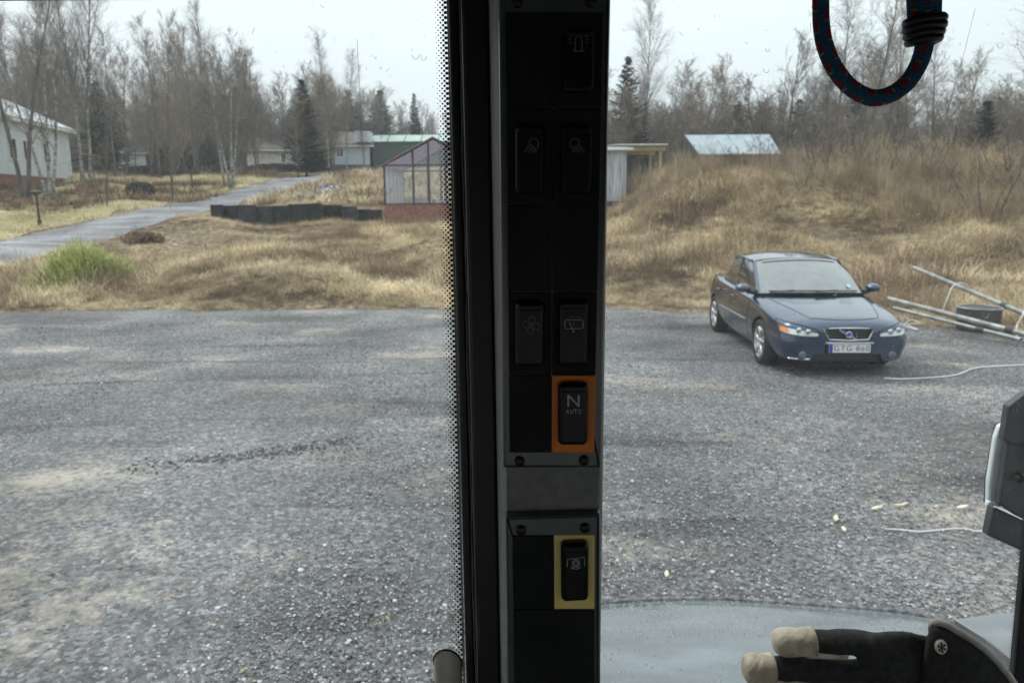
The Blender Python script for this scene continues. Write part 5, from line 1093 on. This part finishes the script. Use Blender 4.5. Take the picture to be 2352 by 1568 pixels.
# lower plate
blank(cell(cx_lo, 0, RL[0], RL[1]))
s7 = switch(cell(cx_lo, 1, RL[0] - 2, RL[1], .2), [(1289, 1250), (1353, 1247), (1352, 1381), (1290, 1384)], 'rocker switch with a power shaft symbol in a yellow bezel', 'yellow')
gear = []
for k in range(9):
    a = 2 * math.pi * k / 9; gear += [(1323 + rr_ * math.cos(a + da), 1293 + rr_ * math.sin(a + da)) for rr_, da in ((6.6, -.22), (9.2, -.15), (9.2, .15), (6.6, .22))]
strokes([[(1303, 1301), (1303, 1284), (1343, 1279), (1343, 1299)], gear + [gear[0]], arc(1323, 1293, 4.2, 4.2, 0, 360, 12), arc(1323, 1292, 14, 14, 140, 40, 8), [(1313, 1306), (1311.5, 1300.8), (1316.5, 1303)]], 1.6, s7, mt=M['print'])
for cc in (0, 1):
    for k in (1, 2): blank(cell(cx_lo, cc, RL[k], RL[k + 1]))
# grab handle low on the left
cc_ = P(1029, 1522, .462); m = MB(); rr_ = .0098
rows = [[cc_ + Vector((rr_ * k_ * math.cos(t), rr_ * k_ * math.sin(t), zz + (.0165 * math.cos(t + 1.6) if zz == 0 else 0))) for t in np.linspace(0, 6.2832, 25)[:-1]] for k_, zz in ((.93, -.14), (.93, -.05), (.97, -.02), (1.0, -.006), (1.0, 0))]
m.loft(rows, cap=False); hd = m.build('grab_handle', M['handle'], tr, smooth=True)
m = MB(); m.tube([r_ * 1.0 for r_ in rows[-1]] + [rows[-1][0]], .0007, 5); m.build('handle_rim', M['rocker'], hd)
m = MB(); m.add([cc_ + (v - cc_) * .97 + Vector((0, 0, -.001)) for v in rows[-1]], [tuple(range(24))]); m.build('handle_end', M['handle'], hd)
# wet fender below the right window
zf = CAM_H - .80; far = [(1180, 1392), (1300, 1388), (1380, 1386), (1500, 1378), (1650, 1377), (1800, 1385), (1950, 1396), (2060, 1405), (2150, 1420), (2230, 1440), (2290, 1462)]
farw = catmull([on_plane(x, y, zf) for x, y in far], 6); rows = []
for t in np.linspace(0, 1, 14):
    rows.append([Vector((p_.x * (1 - .0 * t), p_.y + (.72 - p_.y) * t, zf + .020 * math.sin(min(1, t * 3.0) * math.pi / 2) - .06 * t * t)) for p_ in farw])
lip = [[p_ + Vector((0, .012, -.05)) for p_ in farw], [p_ + Vector((0, .016, -.02)) for p_ in farw], [p_ + Vector((0, .010, -.004)) for p_ in farw]]
m = MB(); m.grid(lip + rows); fd = m.build('fender', M['wet_paint'], tr, smooth=True, recalc=False); fd['label'] = 'wet dark fender reflecting the sky'
m = MB(); m.tube([p_ + Vector((0, .006, -.004)) for p_ in farw], .008, 8); m.build('edge_trim', mat('wet_black_trim', (.02, .02, .02), (.22, .23, .23), .25, scale=70, stretch=(1, 1, 1)), fd, smooth=True)
m = MB(); r = random.Random(8)
for _ in range(2600):
    i, j = r.randrange(0, len(rows) - 1), r.randrange(8, len(farw) - 2)
    if r.random() < .5: i = r.randrange(0, 3)
    q0 = rows[i][j].lerp(rows[i][j + 1], r.random()); q1 = rows[i + 1][j].lerp(rows[i + 1][j + 1], r.random()); c_ = q0.lerp(q1, r.random()); s_ = r.uniform(.0007, .0024)
    a_ = [c_ + Vector((s_ * 1.3 * math.cos(t), s_ * math.sin(t), 0)) for t in (0, 1.05, 2.09, 3.14, 4.19, 5.24)]; a2 = [c_ + (v - c_) * .6 + Vector((0, 0, s_ * .42)) for v in a_]
    m.add(a_ + a2, [(q, (q + 1) % 6, (q + 1) % 6 + 6, q + 6) for q in range(6)] + [(6, 7, 8, 9, 10, 11)])
M['droplet'] = mat('water_droplet', (.09, .105, .115), (.18, .2, .21), .04, .4, scale=5, coat=1)
m.build('droplets', M['droplet'], fd, smooth=True, kind='stuff', recalc=False)
z2 = zf + .035; pts2 = [on_plane(x, y, z2) for x, y in ((2192, 1422), (2260, 1412), (2330, 1405), (2420, 1400), (2420, 1640), (2360, 1640), (2320, 1512), (2262, 1466))]
m = MB(); m.prism(pts2, (0, 0, -.05)); f2 = m.build('side_panel', M['wet_paint'], tr)
m = MB(); m.tube([p_ + Vector((0, 0, .001)) for p_ in (pts2[0], pts2[7], pts2[6], pts2[5])], .0022, 6); m.build('bright_edge', M['steel'], f2)
# work lamp on its bracket at the right edge
YL = 1.0
m = plate([(2305, 1012), (2317, 933), (2352, 906), (2440, 880), (2460, 1010), (2330, 1022)], YL, .012, .004, .003); lamp = m.build('work_lamp', M['bracket'], tr); lamp['label'] = 'work lamp in a black bracket at the right edge'
plate([(2315, 1014), (2440, 1014), (2420, 1215), (2352, 1196), (2294, 1158)], YL + .006, .010, .003, .003).build('housing', M['bracket'], lamp)
plate([(2311, 970), (2330, 965), (2330, 1165), (2278, 1165), (2268, 1160), (2272, 1100), (2288, 1003), (2296, 978)], YL + .024, .010, .006, .004).build('lamp_rim', M['rubber'], lamp)
plate([(2308, 972), (2330, 970), (2330, 1162), (2270, 1160), (2272, 1104), (2287, 1006), (2296, 980)], YL + .0205, .008, .005, .003).build('lens', M['lens'], lamp)
plate([(2272, 1150), (2296, 1156), (2294, 1172), (2268, 1164)], YL + .018, .008, .003, .002).build('lens_foot', M['lens'], lamp)
plate([(2283, 1163), (2352, 1196), (2440, 1235), (2440, 1300), (2352, 1268), (2269, 1230)], YL - .004, .014, .002, .003).build('bracket', M['bracket'], lamp)
m = MB(); m.tube([P(2284, 1163, YL - .005), P(2352, 1195, YL - .005), P(2440, 1234, YL - .005)], .0016, 6); m.build('bright_edge', M['chrome'], lamp)
c_ = P(2338, 1095, YL); m = MB(); m.tube([c_ + Vector((-.008, -.004, 0)), c_ + Vector((.02, 0, 0))], .0045, 10); m.tube([c_ + Vector((.0, -.003, 0)), c_ + Vector((.007, -.001, 0))], .008, 6); m.build('bolt', M['screw'], lamp)
REAR_LO, REAR_HI, BLOCKER = .95, .20, .08  # heights of the unseen rear opening and side blockers, set for the cab light
# cab shell round the driver's seat: roof, sides, floor, rear
def slab(name, a, c_, mt='headliner'): m = MB(); a, c_ = Vector(a), Vector(c_); m.box((a + c_) / 2, [abs(v) for v in (c_ - a)]); return m.build(name, M[mt], tr)
zt_, zl_ = CAM_H + .185, P(1176, 1720, GL).z
slab('cab_roof', (-1.0, -1.15, zt_), (.95, .72, zt_ + .12)); slab('cab_floor', (-1.0, -1.15, CAM_H - 1.25), (.95, .72, CAM_H - 1.2))
slab('rear_wall', (-1.0, -1.15, CAM_H - 1.2), (.95, -1.10, CAM_H - REAR_LO)); slab('rear_wall', (-1.0, -1.15, CAM_H - REAR_HI), (.95, -1.10, zt_))
slab('side_wall', (-1.0, -1.10, CAM_H - 1.2), (-.95, .70, CAM_H - .55)); slab('side_wall', (.90, -1.10, CAM_H - 1.2), (.95, .70, CAM_H - .55))
slab('front_wall', (-.95, GL - .02, CAM_H - 1.2), (-.02, GL + .03, zl_ - .02)); slab('front_wall', (.06, GRt - .02, CAM_H - 1.2), (.90, GRt + .02, P(1176, 1740, GRt).z))
slab('rear_post', (-1.0, -1.10, CAM_H - .55), (-.93, -1.02, zt_)); slab('rear_post', (.88, -1.10, CAM_H - .55), (.95, -1.02, zt_))
slab('light_blocker', (-1.0, -1.0, CAM_H - BLOCKER), (-.97, .45, zt_)); slab('light_blocker', (.92, -1.0, CAM_H - BLOCKER), (.95, .62, zt_))  # unseen blockers along both sides, sized to limit light in the cab
zg = P(2100, 1705, .60).z; slab('ledge', (.10, .46, zg - .03), (.88, GRt - .025, zg))

# ------------------------------------------------------------------ glove on the ledge
YG = .60
M['knit'] = mat('black_knit', (.014, .014, .015), (.036, .035, .034), .95, scale=180, bump=.9, bscale=900, dist=.0012)
M['leather'] = mat('tan_leather', (.32, .27, .19), (.64, .58, .47), .75, scale=55, detail=8, bump=.7, bscale=260, dist=.0010)
M['piping'] = mat('grey_piping', (.26, .24, .21), (.38, .36, .32), .85, scale=120, bump=.4, bscale=600, dist=.0006)
M['cream_badge'] = mat('cream_badge', (.60, .58, .48), (.68, .66, .56), .6)
def G(px, py, dy=0.0): return P(px, py, YG + dy)
gv = empty('work_glove', G(2000, 1690), 'black knitted work glove with tan leather fingertips lying on the ledge', 'glove')
u_ = .64 / 1700
FNG = [((1790, 1474), (1880, 1472), (1990, 1478), (2090, 1500), 30), ((1722, 1534), (1830, 1534), (1980, 1543), (2090, 1545), 32), ((1748, 1598), (1850, 1600), (1980, 1604), (2090, 1600), 31), ((1810, 1658), (1890, 1660), (1990, 1658), (2090, 1650), 28)]
m = MB()
for a, b1, c1, d1_, r_ in FNG:
    pts_ = catmull([G(*a), G(*b1), G(*c1), G(*d1_)], 6); n_ = len(pts_)
    rad_ = [(r_ * u_ * (.8 + .2 * min(1, i / 5)), .0115) for i in range(n_)]; cut_ = {30: 4, 32: 2, 31: 3, 28: 4}[r_]; pts_, rad_ = pts_[cut_:], rad_[cut_:]; n_ -= cut_; rad_[0] = (r_ * u_ * .4, .005); rad_[1] = (r_ * u_ * .86, .0095)
    m.tube(pts_, rad_, 16)
palm = [(1975, 1466, 1690, .011), (2010, 1452, 1700, .014), (2050, 1446, 1702, .016), (2090, 1449, 1704, .016), (2120, 1456, 1704, .0155), (2150, 1462, 1710, .016), (2185, 1462, 1722, .017), (2230, 1486, 1735, .018), (2280, 1524, 1750, .019), (2345, 1585, 1770, .02)]
rings = []
for x, y0, y1, t_ in palm:
    c0_, h_ = (y0 + y1) / 2, (y1 - y0) / 2
    rings.append([G(x + 6 * math.sin(k * .9), c0_ - h_ * math.copysign(abs(math.sin(a)) ** .62, math.sin(a)), t_ * math.copysign(abs(math.cos(a)) ** .7, math.cos(a))) for k, a in enumerate(np.linspace(0, 6.2832, 29)[:-1])])
m.loft(rings)
m.tube(catmull([G(2060, 1640, -.008), G(1990, 1668, -.022), G(1930, 1690, -.026)], 5), [(.011, .012)] * 10 + [(.008, .008)], 12)           # thumb
gb = m.build('knit_back', M['knit'], gv); rm = gb.modifiers.new('r', 'REMESH'); rm.mode = 'VOXEL'; rm.voxel_size = .0022; sm_ = gb.modifiers.new('s', 'SMOOTH'); sm_.iterations = 5; sm_.factor = .5
tx = bpy.data.textures.new('folds', 'CLOUDS'); tx.noise_scale = .028; dm = gb.modifiers.new('d', 'DISPLACE'); dm.texture = tx; dm.strength = .0045; dm.texture_coords = 'GLOBAL'
bpy.context.view_layer.update(); applied(gb); gb.data.polygons.foreach_set('use_smooth', [True] * len(gb.data.polygons))
tx2 = bpy.data.textures.new('creases', 'MUSGRAVE'); tx2.noise_scale = .017; tx2.musgrave_type = 'RIDGED_MULTIFRACTAL'; tx2.noise_intensity = .8
def tip(a, b_, r_, x_end, k):
    pa_, d = G(*a), (G(*b_) - G(*a)).normalized(); L_ = (x_end - a[0]) * u_; m = MB(); n_ = 34; rows_ = []; q_ = random.Random(40 + k)
    fl_ = [(q_.uniform(.18, .9), q_.uniform(.15, .45), q_.uniform(0, 6.28), q_.uniform(.03, .07), q_.uniform(.018, .05)) for _ in range(5)]
    for i in range(n_ + 1):
        t = i / n_; s_ = -r_ * u_ * .55 + (L_ + r_ * u_ * .55) * t; f = (1 - max(0, 1 - t / .34) ** 2.6) ** (1 / 2.6) if t < .34 else 1.0; f = max(f, .10)
        row_ = []
        for w_ in np.linspace(0, 6.2832, 49)[:-1]:
            g_ = f
            for (t0, am, ph, wd_, dp) in fl_: g_ *= 1 - dp * math.exp(-((t - t0 - am * math.sin(w_ + ph)) / wd_) ** 2)
            ca, sa = math.cos(w_), math.sin(w_); row_.append(pa_ + d * s_ + Vector((0, .0122 * g_ * math.copysign(abs(ca) ** .8, ca), r_ * u_ * 1.04 * g_ * math.copysign(abs(sa) ** .8, sa))))
        rows_.append(row_)
    m.loft(rows_); o = m.build('fingertip', M['leather'], gv, smooth=True)
    e_ = pa_ + d * L_; m = MB(); m.tube([e_ + Vector((0, .0128 * math.cos(w_), r_ * u_ * 1.05 * math.sin(w_))) for w_ in np.linspace(0, 6.2832, 25)], .0006, 5); m.build('stitched_hem', M['piping'], o)
for k, ((a, b1, c1, d1_, r_), xe) in enumerate(zip(FNG, (1868, 1776, 1830, 1880))): tip(a, b1, r_, xe, k)
for pts_, r_ in (([(1855, 1503), (1900, 1504), (1948, 1506)], .0032), ([(1765, 1564), (1830, 1566), (1900, 1571), (1960, 1574)], .0036)):
    m = MB(); m.tube(catmull([G(x, y, -.006) for x, y in pts_], 5), [(r_, r_ * 1.4)] * (5 * (len(pts_) - 1)) + [(r_ * .4, r_ * .5)], 8); m.build('leather_side', M['leather'], gv, smooth=True)
m = MB(); m.tube(catmull([G(2140, 1448, -.004), G(2141, 1434, -.010), G(2152, 1428, -.014), G(2175, 1434, -.016), G(2205, 1452, -.018), G(2240, 1474, -.018), G(2272, 1500, -.018), G(2303, 1534, -.018), G(2330, 1570, -.018), G(2350, 1610, -.016)], 8), [(.0036, .0030)] * 73, 10); m.build('cuff_piping', M['piping'], gv, smooth=True)
cf = MB(); cuff_o = [(2128, 1462), (2141, 1434), (2175, 1438), (2205, 1455), (2240, 1477), (2272, 1503), (2303, 1537), (2330, 1573), (2350, 1613), (2350, 1720), (2110, 1720), (2112, 1560)]
rows_ = []
for s_, dy in ((.90, -.0205), (1.0, -.016), (1.0, -.006), (.92, .004)):
    rows_.append([G(2230 + (x - 2230) * s_, 1600 + (y - 1600) * s_, dy) for x, y in cuff_o])
cf.loft(rows_); co = cf.build('cuff', M['knit'], gv, smooth=True)
bc = G(2162, 1485, -.0225); ex, ez = Vector((13 * u_, 0, 3.2 * u_)), Vector((-4.5 * u_, 0, 18 * u_)); m = MB(); m.loft([[bc + ex * math.cos(t) * k_ + ez * math.sin(t) * k_ + Vector((0, dy, 0)) for t in np.linspace(0, 6.2832, 25)[:-1]] for k_, dy in ((1.0, .006), (1.0, 0), (.93, -.0008))]); bd = m.build('badge', M['cream_badge'], gv)
m = MB()
for k in range(3):
    a = math.pi * k / 3 + .5; d = ex * math.cos(a) * .72 + ez * math.sin(a) * .72
    m.tube([bc - d + Vector((0, -.0011, 0)), bc + d + Vector((0, -.0011, 0))], .0005, 5)
    for sg in (-1, 1):
        for da in (-.6, .6): m.tube([bc + d * sg * .55 + Vector((0, -.0011, 0)), bc + d * sg * .55 + (ex * math.cos(a + da) + ez * math.sin(a + da)) * sg * .26 + Vector((0, -.0011, 0))], .0004, 5)
m.build('snowflake', M['ink'], bd)

# ------------------------------------------------------------------ bungee cord hanging at the top right
YK = .40
mm_ = bpy.data.materials.new('woven_cord'); mm_.use_nodes = True; n = mm_.node_tree.nodes; l = mm_.node_tree.links.new; bs = n['Principled BSDF']; bs.inputs['Roughness'].default_value = .85
uvn = n.new('ShaderNodeUVMap'); sx_ = n.new('ShaderNodeSeparateXYZ'); l(uvn.outputs[0], sx_.inputs[0])
def mth(op, a, b_=None, c_=None):
    x = n.new('ShaderNodeMath'); x.operation = op
    for k, v in enumerate((a, b_, c_)):
        if v is None: continue
        if isinstance(v, (int, float)): x.inputs[k].default_value = v
        else: l(v, x.inputs[k])
    return x.outputs[0]
v3 = mth('MULTIPLY', sx_.outputs[1], 4.0); band = mth('FRACT', v3); bm_ = mth('LESS_THAN', band, .42)
u1 = mth('FRACT', mth('ADD', mth('MULTIPLY', sx_.outputs[0], 100.0), mth('MULTIPLY', mth('FLOOR', v3), .5)))
red = mth('MULTIPLY', bm_, mth('LESS_THAN', u1, .56)); yel = mth('MULTIPLY', bm_, mth('MULTIPLY', mth('GREATER_THAN', u1, .56), mth('LESS_THAN', u1, .66)))
x1 = n.new('ShaderNodeMix'); x1.data_type = 'RGBA'; x1.inputs[6].default_value = (.02, .125, .24, 1); x1.inputs[7].default_value = (.33, .03, .025, 1); l(red, x1.inputs[0])
x2 = n.new('ShaderNodeMix'); x2.data_type = 'RGBA'; x2.inputs[7].default_value = (.42, .34, .06, 1); l(yel, x2.inputs[0]); l(x1.outputs[2], x2.inputs[6]); l(x2.outputs[2], bs.inputs['Base Color'])
wv = mth('ADD', mth('SINE', mth('ADD', mth('MULTIPLY', sx_.outputs[0], 4200.0), mth('MULTIPLY', sx_.outputs[1], 50.3))), mth('SINE', mth('ADD', mth('MULTIPLY', sx_.outputs[0], 4200.0), mth('MULTIPLY', sx_.outputs[1], -50.3)))); bp = n.new('ShaderNodeBump'); bp.inputs['Strength'].default_value = .7; bp.inputs['Distance'].default_value = .0006; l(wv, bp.inputs['Height']); l(bp.outputs[0], bs.inputs['Normal'])
M['woven'] = mm_
k_ = lambda x, y, dy=0.0: P(x, y, YK) + Vector((0, dy, 0))
bg_ = empty('bungee_cord', k_(2000, -200), 'blue and red bungee cord hanging in a loop before the right window', 'cord')
cpts = catmull([k_(1884, -300), k_(1884, -120), k_(1885, 0), k_(1887, 62), k_(1897, 112), k_(1919, 160), k_(1955, 202), k_(2002, 225), k_(2048, 216), k_(2085, 188), k_(2110, 148), k_(2123, 105), k_(2126, 55)], 10)
m = MB(); m.tube(cpts, [.0040 + .0005 * (i / len(cpts)) for i in range(len(cpts))], 20, uv=True); m.build('cord', M['woven'], bg_, smooth=True)
for pts_, r_ in (([k_(2130, 60), k_(2132, 10), k_(2136, -120), k_(2140, -300)], .0046), ([k_(2112, 50, .004), k_(2112, 10, .005), k_(2108, -100, .005), k_(2104, -300, .005)], .0036), ([k_(2155, 50, .004), k_(2156, 5, .004), k_(2160, -120, .004), k_(2164, -300, .004)], .0036)):
    m = MB(); cp_ = catmull(pts_, 8); m.tube(cp_, r_, 16, uv=True); m.build('cord_end', M['woven'], bg_, smooth=True)
M['hook'] = mat('black_coated_wire', (.010, .009, .010), (.02, .019, .02), .35)
m = MB(); pp = []
for i in range(121):
    t = i / 120; a = t * 2 * math.pi * 4.1 + .6; rad_ = (40 - 9 * max(0, t - .45) / .55) * .40 / 1700 * .86; c_ = k_(2124 - 2 * t, 40 + 60 * t)
    pp.append(c_ + Vector((rad_ * math.cos(a), rad_ * math.sin(a), -.0016 * -math.cos(a))))
m.tube(pp, .0025, 10); m.build('wire_coil', M['hook'], bg_, smooth=True)
m = MB(); r = random.Random(4)
for _ in range(110):
    i = r.randrange(20, len(cpts) - 12); t_ = (cpts[i + 1] - cpts[i - 1]).normalized(); a = r.uniform(0, 6.283); o_ = t_.orthogonal().normalized(); dn = (o_ * math.cos(a) + t_.cross(o_) * math.sin(a)); s0 = cpts[i] + dn * .0042; ln = r.uniform(.0008, .0032)
    m.tube([s0, s0 + dn * ln * .6 + t_ * r.gauss(0, .0007), s0 + dn * ln + t_ * r.gauss(0, .0016)], .00009, 3, cap=False)
m.build('fuzz', M['woven'], bg_, kind='stuff', recalc=False)
